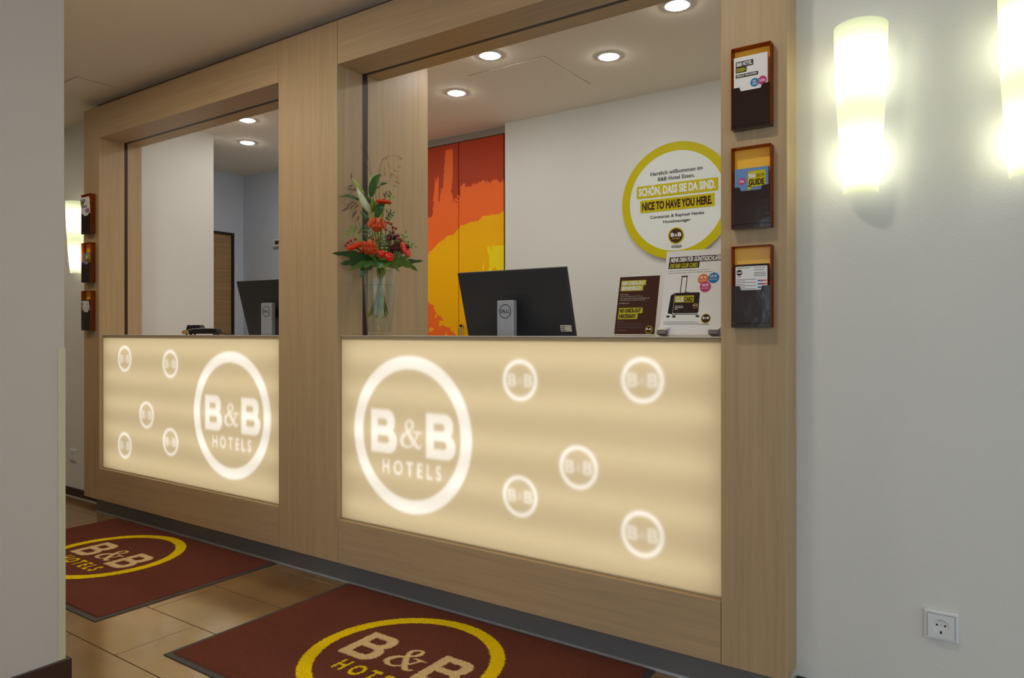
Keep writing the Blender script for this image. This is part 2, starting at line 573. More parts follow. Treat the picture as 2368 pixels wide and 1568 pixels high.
# tiles: half bond, 0.6 x 0.296
TL, TW, GAP = 0.601, 0.296, 0.0028
tile_me = None
rows = list(range(-18, 4))
big = MB()
for j in rows:
    y0 = 1.253 + j * TW
    off = -2.514 if j % 2 == 0 else -2.814
    for k in range(-10, 12):
        x0 = off + k * TL
        near = (-5.6 < x0 < -0.3) and (0.6 < y0 < 2.3)
        if near:
            if tile_me is None:
                o = MB().box(0, TL - GAP, 0, TW - GAP, -0.006, 0.0).build('tile', M['tile'], fl)
                bevel_obj(o, 0.0008, 1); tile_me = o.data
                o.location = (x0 + GAP / 2, y0 + GAP / 2, 0)
            else:
                o = bpy.data.objects.new('tile', tile_me); C.objects.link(o); o.parent = fl
                o.location = (x0 + GAP / 2, y0 + GAP / 2, 0)
        elif not (x0 > 4.4 or x0 < -8.4 or y0 < -4.9):
            big.box(x0 + GAP / 2, x0 + TL - GAP / 2, y0 + GAP / 2, y0 + TW - GAP / 2, -0.006, 0.0)
bt = big.build('tile_field', M['tile'], fl); bt['kind'] = 'stuff'

ce = bbox('ceiling', (-8.5, 4.5, -5.0, 5.0, HCEIL, HCEIL + 0.1), M['ceil']); tag(ce, 'plain off-white plaster ceiling over lobby and back office', 'ceiling', kind='structure')
def hatch(x0, x1, y0, y1, name):
    h = bbox(name, (x0, x1, y0, y1, HCEIL - 0.002, HCEIL), M['gap'], ce)
    o = bbox('hatch_leaf', (x0 + 0.003, x1 - 0.003, y0 + 0.003, y1 - 0.003, HCEIL - 0.004, HCEIL - 0.002), M['hatch'], h)
hatch(-2.41, -1.92, 3.09, 3.585, 'access_hatch')
hatch(-4.49, -4.185, 1.885, 2.165, 'access_hatch')

w = bbox('wall_right', (X5 - 0.02, 4.5, YWR, YWR + 0.1, 0, HCEIL), M['wall']); tag(w, 'white woven-textured lobby wall right of the reception', 'wall', kind='structure')
w = bbox('wall_left', (-8.5, X0 + 0.05, YWL, YWL + 0.075, 0, HCEIL), M['wall']); tag(w, 'white lobby wall beyond the left end of the reception', 'wall', kind='structure')
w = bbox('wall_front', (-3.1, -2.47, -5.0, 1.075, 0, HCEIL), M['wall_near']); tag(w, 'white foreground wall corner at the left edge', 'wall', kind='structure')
w = bbox('wall_back', (-2.756, 1.2, YB, YB + 0.1, 0, HCEIL), M['wall_room']); tag(w, 'white rear wall of the office with the round sign', 'wall', kind='structure')
w = bbox('wall_rear', (-5.7, -3.62, YB, YB + 0.1, 0, HCEIL), M['wall_cool']); tag(w, 'grey-white rear wall behind the left monitor', 'wall', kind='structure')
w = bbox('wall_side', (XSIDE - 0.12, XSIDE, YWL + 0.075, 2.994, 0, HCEIL), M['wall_room']); tag(w, 'white side wall seen through the left opening', 'wall', kind='structure')
w = MB()
w.box(XFAR - 0.1, XFAR, YWL + 0.075, 2.95, 0, HCEIL); w.box(XFAR - 0.1, XFAR, 3.842, YB, 0, HCEIL); w.box(XFAR - 0.1, XFAR, 2.95, 3.842, 1.986, HCEIL)
w = w.build('wall_far', M['wall_cool']); tag(w, 'far office side wall with the wooden door', 'wall', kind='structure')
w = bbox('wall_end', (1.2, 1.3, YWR + 0.1, YB + 0.1, 0, HCEIL), M['wall_room']); tag(w, 'plain end wall of the office hidden behind the right post', 'wall', kind='structure')

w = bbox('wall_daylight_block', (-8.5, -3.1, -0.1, 0.0, 0, HCEIL), M['wall']); tag(w, 'unseen white corridor wall added to block cool daylight', 'wall', kind='structure')  # unseen wall added so mainly warm lamps light the left wall
w = bbox('wall_reflection_block', (-8.6, -8.5, -5.0, YWL + 0.075, 0, HCEIL), M['wall']); tag(w, 'unseen corridor end wall added to dim the floor reflection', 'wall', kind='structure')  # unseen end wall added to keep the bright world out of floor reflections
d = thing('door_1', 'oak veneer door with dark frame in the far office wall', 'door', (XFAR, 2.95, 0), kind='structure')
bbox('door_leaf', (-0.05, -0.012, 0.02, 0.872, 0.005, 1.966), M['door'], d)
MB().box(-0.09, 0.006, 0, 0.018, 0, 1.986).box(-0.09, 0.006, 0.874, 0.892, 0, 1.986).box(-0.09, 0.006, 0.018, 0.874, 1.968, 1.986).build('door_frame', M['dark_track'], d)
hd = MB().tube([(-0.012, 0.08, 1.03), (0.04, 0.08, 1.03), (0.045, 0.1, 1.03), (0.045, 0.19, 1.03)], 0.009, 8).build('door_handle', M['chrome'], d, True)

b = bbox('baseboard_right', (X5 + 0.001, 4.5, YWR - 0.012, YWR, 0, 0.078), M['baseboard'], bev=0.002); tag(b, 'dark brown skirting tile along the right wall', 'baseboard', kind='structure')
b = bbox('baseboard_left', (-8.5, X0 + 0.05, YWL - 0.01, YWL, 0, 0.06), M['baseboard'], bev=0.002); tag(b, 'dark brown skirting tile along the left wall', 'baseboard', kind='structure')
bbox('joint', (-8.5, X0 + 0.04, YWL - 0.016, YWL - 0.01, 0, 0.006), M['joint'], b)
b = MB().box(-3.1, -2.455, 1.075, 1.09, 0, 0.066).box(-2.47, -2.455, -5, 1.075, 0, 0.066).build('baseboard_front', M['baseboard']); tag(b, 'dark brown skirting tile around the foreground corner', 'baseboard', kind='structure')
b = MB().box(-2.47, -2.4675, 1.056, 1.0775, 0.067, 1.058).box(-2.492, -2.47, 1.075, 1.0775, 0.067, 1.058).build('trim_1', M['cream']); tag(b, 'cream corner guard strip on the foreground wall corner', 'corner guard', kind='structure')

# ================================================================== RECEPTION FRAME
fr = thing('reception_frame', 'large light oak frame enclosing both reception windows', 'counter frame')
e = 0.0018
for (a, b_, yb) in ((X0, X1, RV), (X2, X3, RV), (X4, X5, YWR + 0.05)):
    bbox('post', (a, b_, F, yb, HFB, HT), M['wood_v'], fr, bev=0.0012, seg=1)
for (a, b_) in ((X1, X2), (X3, X4)):
    bbox('header', (a + e, b_ - e, F + 0.0004, RV, HH, HT), M['wood_h'], fr, bev=0.0012, seg=1)
    bbox('bottom_rail', (a + e, b_ - e, F + 0.0004, F + 0.13, HFB, HPB), M['wood_h'], fr, bev=0.0012, seg=1)
    bbox('shutter_track', (a, b_, RV, RV + 0.022, HH + 0.001, HT), M['dark_track'], fr)
    bbox('inner_header', (a, b_, RV + 0.022, 2.405, HH, HT), M['wood_y'], fr, bev=0.001, seg=1)
bbox('shutter_track', (X1 - 0.05, X1 - 0.0015, RV + 0.001, RV + 0.0195, HFB, HH + 0.02), M['dark_track'], fr)
bbox('shutter_track', (X3 - 0.05, X3 - 0.0015, RV + 0.001, RV + 0.031, HFB, HH + 0.02), M['dark_track'], fr)
bbox('jamb_lining', (X1 - 0.09, X1, RV + 0.02, 2.387, HFB, HH), M['wood_v'], fr, bev=0.0008, seg=1)
bbox('edge_strip', (X1 - 0.07, X1 - 0.001, 2.3875, 2.405, HFB, HH), M['wood_v'], fr, bev=0.0008, seg=1)
bbox('post_return', (X0, X0 + 0.02, RV, YWL, HFB, HT), M['wood_v'], fr)
bbox('plinth', (X0 + 0.045, X5 - 0.03, F + 0.053, F + 0.09, 0.0, HFB), M['plinth'], fr)
bbox('floor_joint', (X0 + 0.04, X5 - 0.03, F + 0.046, F + 0.053, 0.0, 0.009), M['joint'], fr)
bbox('filler_strip', (X0 + 0.06, X5 - 0.06, F + 0.053, F + 0.1, HT, HCEIL), M['filler'], fr)

pt = bbox('partition_panel', (X2 + 0.02, X3, RV + 0.032, 2.742, 0, HCEIL), M['wood_v'], bev=0.0015)
tag(pt, 'tall light oak partition panel behind the flower vase', 'partition')
bbox('edge_band', (X2 + 0.02, X3 - 0.0005, 2.742, 2.744, 0.01, HCEIL - 0.01), M['wood_y'], pt)

# ------------------------------------------------------------------ backlit panels
def panel_mat():
    m, N, L, p = new_mat('frosted_acrylic_print')
    N.remove(p)
    at = N.new('ShaderNodeAttribute'); at.attribute_name = 'print'
    mx = N.new('ShaderNodeMix'); mx.data_type = 'RGBA'
    mx.inputs[6].default_value = (0.59, 0.495, 0.315, 1); mx.inputs[7].default_value = (0.97, 0.955, 0.93, 1)
    L.new(at.outputs['Fac'], mx.inputs[0])
    tr = N.new('ShaderNodeBsdfTranslucent'); L.new(mx.outputs[2], tr.inputs['Color'])
    df = N.new('ShaderNodeBsdfDiffuse'); df.inputs['Color'].default_value = (0.55, 0.48, 0.38, 1)
    ms = N.new('ShaderNodeMixShader'); ms.inputs[0].default_value = 0.2
    L.new(tr.outputs[0], ms.inputs[1]); L.new(df.outputs[0], ms.inputs[2])
    L.new(ms.outputs[0], N['Material Output'].inputs['Surface'])
    return m


M['panel'] = panel_mat()
M['tube'] = emit('fluorescent_tube', (1.0, 0.96, 0.90), TUBE)
M['boxwhite'] = plain('lightbox_white', (235, 232, 225), 0.8)
M['counter'] = plain('counter_top', (206, 198, 186), 0.35)


def lit_panel(xa, xb, big_c, smalls, label):
    t = thing('backlit_panel', label, 'light panel', ((xa + xb) / 2, YP, HPB), group=None)
    ox, oz = (xa + xb) / 2, HPB
    wdt = xb - xa; hgt = HCNT - 0.004 - HPB
    res = 0.0027
    nx, nz = int(wdt / res), int(hgt / res)
    gx = np.linspace(xa, xb, nx); gz = np.linspace(HPB, HCNT - 0.004, nz)
    GX, GZ = np.meshgrid(gx, gz)
    aa = lambda d: np.clip(0.5 - d / res, 0, 1)
    bx, bz, R = big_c
    m = np.maximum(aa(np.hypot(GX - bx, GZ - bz) - R) - aa(np.hypot(GX - bx, GZ - bz) - R + 0.055), 0)
    let = np.maximum(aa(B_sdf(GX, GZ, bx - 0.219, bx - 0.07, bz - 0.086, bz + 0.094)), aa(B_sdf(GX, GZ, bx + 0.089, bx + 0.24, bz - 0.086, bz + 0.094)))
    let = np.maximum(let, 0.75 * aa(amp_sdf(GX, GZ, bx - 0.05, bx + 0.065, bz - 0.053, bz + 0.059)))
    let = np.maximum(let, 0.9 * text_mask(GX, GZ, 'H O T E L S', bx - 0.152, bx + 0.168, bz - 0.172, bz - 0.111, 0.02).astype(float))
    m = np.maximum(m, let * 0.93)
    sm = np.zeros_like(m)
    for (cx, cz) in smalls:
        r = 0.0757
        dd = np.hypot(GX - cx, GZ - cz)
        k = np.maximum(aa(dd - r) - aa(dd - r + 0.0145), 0)
        l2 = np.maximum(aa(B_sdf(GX, GZ, cx - 0.70 * r, cx - 0.22 * r, cz - 0.30 * r, cz + 0.30 * r)), aa(B_sdf(GX, GZ, cx + 0.24 * r, cx + 0.72 * r, cz - 0.30 * r, cz + 0.30 * r)))
        l2 = np.maximum(l2, 0.6 * aa(amp_sdf(GX, GZ, cx - 0.13 * r, cx + 0.15 * r, cz - 0.2 * r, cz + 0.17 * r)))
        sm = np.maximum(sm, np.maximum(k, l2 * 0.72))
    m = np.maximum(m, sm)
    m = np.clip(0.5 * box_blur(m, 1) + 0.5 * box_blur(m, 2), 0, 1)
    P3 = np.stack([GX - ox, np.zeros_like(GX), GZ - oz], -1)
    grid_mesh('acrylic_sheet', nx, nz, P3, m, M['panel'], t)
    hw = wdt / 2
    # light box behind the sheet
    mb = MB()
    D = 0.105
    mb.box(-hw, hw, D, D + 0.01, 0.0, hgt - 0.002)
    mb.box(-hw, hw, 0.003, D, -0.0, 0.008)
    mb.box(-hw, hw, 0.003, D, hgt - 0.016, hgt - 0.002)
    mb.box(-hw, -hw + 0.006, 0.003, D, 0.008, hgt - 0.016)
    mb.box(hw - 0.006, hw, 0.003, D, 0.008, hgt - 0.016)
    mb.build('light_box', M['boxwhite'], t)
    for k in range(5):
        z = 0.075 + k * 0.163
        MB().tube([(-hw + 0.03, 0.056, z), (hw - 0.03, 0.056, z)], 0.013, 10).build('tube_lamp', M['tube'], t)
    return t


lit_panel(X3, X4, (-1.993, 0.690, 0.3209), [(-1.452, 0.932), (-0.971, 0.950), (-1.209, 0.640), (-1.452, 0.509), (-0.971, 0.447)],
          'glowing beige panel with round hotel logos, big logo at its left end')
lit_panel(X1, X2, (-3.204, 0.690, 0.3209), [(-4.230, 0.954), (-3.750, 0.935), (-3.992, 0.641), (-4.230, 0.447), (-3.748, 0.509)],
          'glowing beige panel with round hotel logos, big logo beside the middle post')
for (a, b_, lb) in ((X3, X4, 'pale reception counter top carrying the vase and sign stands'), (X1, X2, 'pale reception counter top carrying the card terminal')):
    c = bbox('counter_top', (a, b_, YP + 0.001, 2.36, HCNT - 0.003, HCNT), M['counter']); tag(c, lb, 'counter top')
    MB().box(a + 0.002, b_ - 0.002, 2.30, 2.35, 0.0, HCNT - 0.004).build('support_board', M['boxwhite'], c)
for (a, b_, lb) in ((-2.2, -0.75, 'low white work desk behind the right counter'), (-4.35, -2.85, 'low white work desk behind the left counter')):
    dk = thing('work_desk', lb, 'desk', ((a + b_) / 2, 2.75, 0))
    hw = (b_ - a) / 2
    bbox('desk_top', (-hw, hw, -0.38, 0.38, 0.725, 0.75), M['white_plastic'], dk, bev=0.003)
    for sx in (-1, 1):
        bbox('side_panel', (sx * (hw - 0.03) - 0.012, sx * (hw - 0.03) + 0.012, -0.36, 0.36, 0, 0.725), M['white_plastic'], dk)

# ================================================================== CABINET WITH PAINTED DOORS
def paint_mat():
    """layered dry-brush print: rust over orange over yellow"""
    m, N, L, p = new_mat('painted_door_print')
    p.inputs['Roughness'].default_value = 0.5; p.inputs['Specular IOR Level'].default_value = 0.2
    g = N.new('ShaderNodeNewGeometry')
    sp = N.new('ShaderNodeSeparateXYZ'); L.new(g.outputs['Position'], sp.inputs[0])
    def math_(op, a, b=None, c=None):
        n = N.new('ShaderNodeMath'); n.operation = op
        for i, v in enumerate((a, b, c)):
            if v is None: continue
            if isinstance(v, (int, float)): n.inputs[i].default_value = v
            else: L.new(v, n.inputs[i])
        return n.outputs[0]
    def noise(scale, det, vec=(1, 1, 1), rough=0.6):
        mp = N.new('ShaderNodeMapping'); mp.inputs['Scale'].default_value = vec
        L.new(g.outputs['Position'], mp.inputs['Vector'])
        t = N.new('ShaderNodeTexNoise'); t.inputs['Scale'].default_value = scale; t.inputs['Detail'].default_value = det; t.inputs['Roughness'].default_value = rough
        L.new(mp.outputs[0], t.inputs['Vector'])
        return math_('SUBTRACT', t.outputs['Fac'], 0.5)
    X, Z = sp.outputs['X'], sp.outputs['Z']
    rag = math_('ADD', math_('MULTIPLY', noise(9, 2), 0.22), math_('MULTIPLY', noise(60, 3), 0.10))
    drip = math_('MULTIPLY', noise(1, 4, (22, 1, 2.2)), 0.9)
    step = lambda v: math_('GREATER_THAN', v, 0.0)
    # rust top: lower limit z ~2.17 on right door, drips on left door
    leftm = math_('LESS_THAN', X, -3.235)
    lim = math_('ADD', 2.145, math_('MULTIPLY', leftm, 0.05))
    d1 = math_('SUBTRACT', math_('ADD', Z, math_('ADD', rag, math_('MULTIPLY', leftm, drip))), lim)
    # bare orange brush gap on the left door
    gapx = math_('SUBTRACT', 0.042, math_('ABSOLUTE', math_('SUBTRACT', math_('ADD', X, math_('MULTIPLY', math_('SUBTRACT', Z, 2.25), -0.10)), -3.292)))
    gap = math_('MULTIPLY', step(math_('ADD', gapx, math_('MULTIPLY', noise(50, 3), 0.03))), math_('LESS_THAN', Z, 2.42))
    # dark drop beside the seam
    dropx = math_('SUBTRACT', 0.035, math_('ABSOLUTE', math_('SUBTRACT', X, -3.215)))
    drop = math_('MULTIPLY', step(dropx), step(math_('SUBTRACT', math_('ADD', Z, rag), 2.06)))
    rust = math_('MAXIMUM', math_('MULTIPLY', step(d1), math_('SUBTRACT', 1.0, gap)), drop)
    # left border streak of rust
    edge = math_('MULTIPLY', step(math_('SUBTRACT', -3.435, math_('ADD', X, math_('MULTIPLY', noise(30, 3), 0.06)))), step(math_('SUBTRACT', math_('ADD', Z, rag), 1.98)))
    rust = math_('MAXIMUM', rust, edge)
    # yellow disc-like sweep
    dx = math_('ADD', X, 2.78)
    top = math_('SUBTRACT', 1.925, math_('MULTIPLY', math_('MULTIPLY', dx, dx), 0.47))
    yel = step(math_('SUBTRACT', math_('ADD', top, math_('MULTIPLY', rag, 0.4)), Z))
    lft = step(math_('ADD', math_('SUBTRACT', X, math_('MULTIPLY_ADD', Z, 0.11, -3.685)), math_('MULTIPLY', rag, 0.3)))
    yel = math_('MULTIPLY', yel, lft)
    # orange corner at lower left
    oc = step(math_('SUBTRACT', math_('ADD', math_('MULTIPLY', math_('ADD', X, 3.47), -1.0), math_('MULTIPLY', math_('SUBTRACT', 1.32, Z), 1.0)), math_('MULTIPLY', rag, 0.9)))
    hole = step(math_('SUBTRACT', noise(14, 2), 0.10))
    oc = math_('MULTIPLY', oc, math_('SUBTRACT', 1.0, hole))
    yel = math_('MULTIPLY', yel, math_('SUBTRACT', 1.0, oc))
    # light yellow patch
    pz = math_('LESS_THAN', Z, 1.70)
    px = step(math_('ADD', math_('SUBTRACT', X, -2.935), math_('ADD', math_('MULTIPLY', noise(1, 3, (28, 1, 7)), 0.42), 0.0)))
    ly = math_('MULTIPLY', pz, px)
    def mixc(fac, a, b):
        n = N.new('ShaderNodeMix'); n.data_type = 'RGBA'
        L.new(fac, n.inputs[0])
        for i, v in ((6, a), (7, b)):
            if isinstance(v, tuple): n.inputs[i].default_value = v
            else: L.new(v, n.inputs[i])
        return n.outputs[2]
    col = mixc(rust, s2l((255, 114, 42)), s2l((184, 64, 28)))
    col = mixc(yel, col, s2l((255, 188, 0)))
    col = mixc(ly, col, s2l((255, 228, 30)))
    L.new(col, p.inputs['Base Color'])
    return m


M['paint'] = paint_mat()
cb = thing('cupboard', 'built-in cupboard with two orange and yellow painted doors', 'cupboard', (-3.185, YCAB, 0))
bbox('door', (-0.435, -0.0165, 0.0, 0.02, 0.05, 2.458), M['paint'], cb, bev=0.001, seg=1)
dr = bbox('door', (-0.0095, 0.380, 0.0, 0.02, 0.05, 2.458), M['paint'], cb, bev=0.001, seg=1)
M['handle'] = plain('handle_nickel', (190, 188, 184), 0.3, metal=0.7)
MB().box(0.022, 0.036, -0.032, -0.022, 1.02, 1.16).box(0.022, 0.036, -0.032, 0.0, 1.145, 1.16).box(0.022, 0.036, -0.032, 0.0, 1.02, 1.035).build('handle', M['handle'], dr)
bbox('carcass', (-0.437, 0.42, 0.021, 0.5, 0.0, 2.458), M['dark_track'], cb)
bbox('side_gap', (0.382, 0.428, 0.004, 0.02, 0.05, 2.458), M['dark_track'], cb)
bbox('header_panel', (-0.437, 0.428, -0.004, 0.1, 2.462, HCEIL), M['header_grey'], cb)

# ================================================================== ROUND WELCOME SIGN
sg = thing('round_sign', 'round white welcome sign with lime border on the back wall', 'sign', (-1.547, YB - 0.012, 1.862))
def disc(parent, r, y0, y1, mat, name):
    mb = MB(); mb.lathe([(r, y0), (r, y1)], 96)
    o = mb.build(name, mat, parent)
    for v in o.data.vertices:
        x, y, z = v.co
        v.co = (x, z, y)
    bm = bmesh.new(); bm.from_mesh(o.data); bmesh.ops.recalc_face_normals(bm, faces=bm.faces); bm.to_mesh(o.data); bm.free()
    return o
disc(sg, 0.336, -0.008, 0.0, M['p_disc'], 'sign_board')
ring(sg, 0, 0, 0.336, 0.287, M['p_lime'], -0.0092, 0.001, 'lime_border', 128)
for sx in (-1, 1):
    for sz in (-1, 1):
        MB().box(sx * 0.15 - 0.008, sx * 0.15 + 0.008, 0.0, 0.012, sz * 0.15 - 0.008, sz * 0.15 + 0.008).build('standoff', M['chrome'], sg)
yy = -0.0094
cx, cz = -1.547, 1.862
lettering(sg, 'Herzlich willkommen im', -1.701 - cx, -1.390 - cx, 2.019 - cz, 2.042 - cz, M['p_black'], yy, 0.008)
lettering(sg, 'B&B Hotel Essen.', -1.654 - cx, -1.435 - cx, 1.984 - cz, 2.006 - cz, M['p_black'], yy, 0.008)
shape(sg, rrect(-1.788 - cx, -1.300 - cx, 1.893 - cz, 1.966 - cz, 0.006), M['p_lime'], yy, 'lime_band')
lettering(sg, 'SCHÖN, DASS SIE DA SIND.', -1.775 - cx, -1.315 - cx, 1.8965 - cz, 1.9655 - cz, M['p_white'], yy - 0.0009, 0.045)
shape(sg, rrect(-1.767 - cx, -1.320 - cx, 1.808 - cz, 1.881 - cz, 0.006), M['p_lime'], yy, 'lime_band')
lettering(sg, 'NICE TO HAVE YOU HERE.', -1.754 - cx, -1.335 - cx, 1.820 - cz, 1.869 - cz, M['p_brown'], yy - 0.0009, 0.045)
lettering(sg, 'Constanze & Raphael Henke', -1.703 - cx, -1.380 - cx, 1.763 - cz, 1.787 - cz, M['p_black'], yy, 0.008)
lettering(sg, 'Hotelmanager', -1.623 - cx, -1.458 - cx, 1.731 - cz, 1.754 - cz, M['p_black'], yy, 0.008)
small_logo(sg, -1.545 - cx, 1.660 - cz, 0.048, yy)
lettering(sg, 'HOTELBB.DE', -1.573 - cx, -1.512 - cx, 1.590 - cz, 1.605 - cz, M['p_dkbrown'], yy, 0.02)

# ================================================================== DOWNLIGHTS
M['lamp_disc'] = emit('downlight_glow', (1.0, 0.985, 0.95), DOWNLIGHT)
M['lamp_ring'] = plain('downlight_ring', (235, 235, 232), 0.3)
labels = ['ceiling downlight between partition and ceiling hatch', 'ceiling downlight touching the header edge above the monitor', 'ceiling downlight right of the ceiling hatch',
          'ceiling downlight at the top right edge, nearest the right post', 'ceiling downlight touching the header of the left opening', 'ceiling downlight lower of the two in the left opening',
          'office downlight hidden behind the middle post, nearer the counter', 'office downlight hidden behind the middle post, nearer the rear wall', 'office downlight hidden behind the right post, nearer the rear wall', 'office downlight hidden behind the right wall, nearer the counter']
spots = [(-2.637, 3.272), (-2.140, 2.925), (-1.651, 3.28), (-1.150, 2.93), (-4.11, 2.905), (-4.598, 3.252), (-3.13, 2.93), (-3.62, 3.27), (-0.66, 3.28), (-0.16, 2.93)]
d0 = thing('downlight', labels[0], 'ceiling light', (spots[0][0], spots[0][1], HCEIL), group='recessed downlights in the office ceiling')
MB().lathe([(0.046, 0.0), (0.062, 0.0), (0.062, -0.004), (0.046, -0.006)], 32, close=True).build('trim_ring', M['lamp_ring'], d0, True)
MB().lathe([(0.0455, -0.0005), (0.040, -0.008), (0.022, -0.013), (1e-5, -0.014)], 32).build('lens', M['lamp_disc'], d0, True)
for (x, y), lb in zip(spots[1:], labels[1:]):
    dup(d0, (x, y, HCEIL), lb)

M['lobby_fill_disc'] = emit('lobby_fill_glow', (1.0, 0.90, 0.74), LOBBY_FILL)  # unseen spots added to warm and brighten mats, oak posts and ceiling
for (x, y), lb in (((-3.62, 1.28), 'unseen fill spot added above the left mat'), ((-2.64, 1.32), 'unseen fill spot added before the middle post'), ((-0.9, 1.3), 'unseen fill spot added before the right counter'), ((-5.5, 1.2), 'unseen fill spot added in the left corridor')):
    t = thing('lobby_fill_spot', lb, 'ceiling light', (x, y, HCEIL), group='added lobby fill spots')
    MB().lathe([(0.075, 0.0), (0.092, 0.0), (0.092, -0.004), (0.075, -0.006)], 32, close=True).build('trim_ring', M['lamp_ring'], t, True)
    MB().lathe([(0.0745, -0.0005), (0.06, -0.004), (1e-5, -0.006)], 32).build('lens', M['lobby_fill_disc'], t, True)

# ================================================================== WALL LAMPS
M['bulb'] = emit('bulb_glow', (0.98, 1.0, 0.74), BULB)
def shade_mat():
    m, N, L, p = new_mat('frosted_glass_shade')
    p.inputs['Base Color'].default_value = (0.86, 0.87, 0.76, 1); p.inputs['Roughness'].default_value = 0.25
    tr = N.new('ShaderNodeBsdfTranslucent'); tr.inputs['Color'].default_value = (0.95, 1.0, 0.80, 1)
    mx = N.new('ShaderNodeMixShader'); mx.inputs[0].default_value = 0.88
    L.new(p.outputs[0], mx.inputs[1]); L.new(tr.outputs[0], mx.inputs[2])
    L.new(mx.outputs[0], N['Material Output'].inputs['Surface'])
    return m
M['shade'] = shade_mat()
def sconce(x, yw, label):
    t = thing('wall_lamp', label, 'wall lamp', (x, yw, 1.495), group='frosted glass wall lamps')
    h = 0.47; n = 28; m = 10
    v = []; f = []
    for j in range(m + 1):
        u = j / m
        rx = 0.045 + 0.025 * u + 0.004 * math.sin(PI * u); ry = rx * 1.15
        for i in range(n + 1):
            a = PI + PI * i / n
            v.append((rx * math.cos(a), -0.032 + ry * math.sin(a), h * u))
    for j in range(m):
        for i in range(n):
            k = j * (n + 1) + i
            f.append((k, k + 1, k + n + 2, k + n + 1))
    sh = MB().add(v, f).build('glass_shade', M['shade'], t, True)
    md = sh.modifiers.new('thick', 'SOLIDIFY'); md.thickness = 0.003; md.offset = 0
    # only a rim lip so that the sheet stays one diffusing layer
    sh.modifiers.remove(md)
    bbox('mount_bar', (-0.022, 0.022, -0.014, 0.0, 0.06, 0.41), M['white_plastic'], t, bev=0.003)
    for z in (0.10, 0.345):
        MB().lathe([(0.011, -0.075), (0.011, -0.058)], 12, center=(0, -0.045, z)).build('lamp_socket', M['white_plastic'], t, True)
        MB().ball((0, -0.045, z), 0.0165, 14, 10, (1, 1, 3.8)).build('bulb', M['bulb'], t, True)
    return t
sconce(-0.330, YWR, 'frosted conical wall lamp beside the brochure holders, nearest the right post')
sconce(0.058, YWR, 'frosted conical wall lamp cut off by the right photo edge')
sconce(-5.03, YWL, 'frosted conical wall lamp behind the left brochure holders')

# ================================================================== SOCKETS
def socket(x, yw, z, label):
    t = thing('power_socket', label, 'socket', (x, yw, z), group='white wall sockets')
    o = bbox('cover_frame', (-0.0405, 0.0405, -0.009, 0, -0.0405, 0.0405), M['white_plastic'], t, bev=0.004, seg=3)
    v = []; f = []
    # insert with a round well
    n = 32
    sq = []
    for i in range(n):
        a = 2 * PI * i / n; k = 0.0315 / max(abs(math.cos(a)), abs(math.sin(a)))
        sq.append((k * math.cos(a), k * math.sin(a)))
    R = 0.0195
    for i in range(n):
        a = 2 * PI * i / n; c_, s_ = math.cos(a), math.sin(a)
        v += [(sq[i][0], -0.0092, sq[i][1]), (sq[i][0], -0.0125, sq[i][1]), (R * c_, -0.0125, R * s_), (R * 0.96 * c_, -0.0095, R * 0.96 * s_)]
    for i in range(n):
        a = i * 4; b2 = ((i + 1) % n) * 4
        for k in range(3): f.append((a + k, b2 + k, b2 + k + 1, a + k + 1))
    f.append(tuple(i * 4 + 3 for i in range(n)))
    o = MB().add(v, f).build('insert', M['white_plastic'], t)
    bm = bmesh.new(); bm.from_mesh(o.data); bmesh.ops.recalc_face_normals(bm, faces=bm.faces); bm.to_mesh(o.data); bm.free()
    shape(t, rrect(-0.0327, 0.0327, -0.0327, 0.0327, 0.002), M['p_grey'], -0.0094, 'shadow_joint', 0.0003)
    for sx in (-1, 1):
        shape(t, circ(sx * 0.0095, 0.003, 0.0028, 12), M['socket_dark'], -0.0098, 'pin_hole')
    shape(t, circ(0, 0.004, 0.002, 10), M['chrome'], -0.0099, 'screw')
    bbox('earth_clip', (-0.002, 0.002, -0.0125, -0.0095, -0.0190, -0.0125), M['socket_dark'], t)
    bbox('earth_clip', (-0.002, 0.002, -0.0125, -0.0095, 0.0150, 0.0190), M['chrome'], t)
    return t
socket(-0.138, YWR, 0.313, 'white power socket low on the right lobby wall')
socket(-5.178, YWL, 0.279, 'white power socket low on the wall left of the frame')

# small wall items in the office
k = thing('wall_keypad', 'small white alarm box with dark red window by the middle post', 'alarm box', (-5.09, YB, 1.875))
bbox('housing', (-0.085, 0.085, -0.03, 0, -0.034, 0.03), M['white_plastic'], k, bev=0.005)
bbox('window', (-0.05, 0.05, -0.033, -0.029, -0.015, 0.014), M['p_brown'], k)
k = thing('wall_switch', 'pale wall switch plate half hidden by the left monitor', 'switch', (-5.52, YB, 1.10))
bbox('plate', (-0.04, 0.04, -0.009, 0, -0.04, 0.04), M['white_plastic'], k, bev=0.002)
bbox('rocker', (-0.028, 0.028, -0.013, -0.009, -0.028, 0.028), M['white_plastic'], k, bev=0.002)

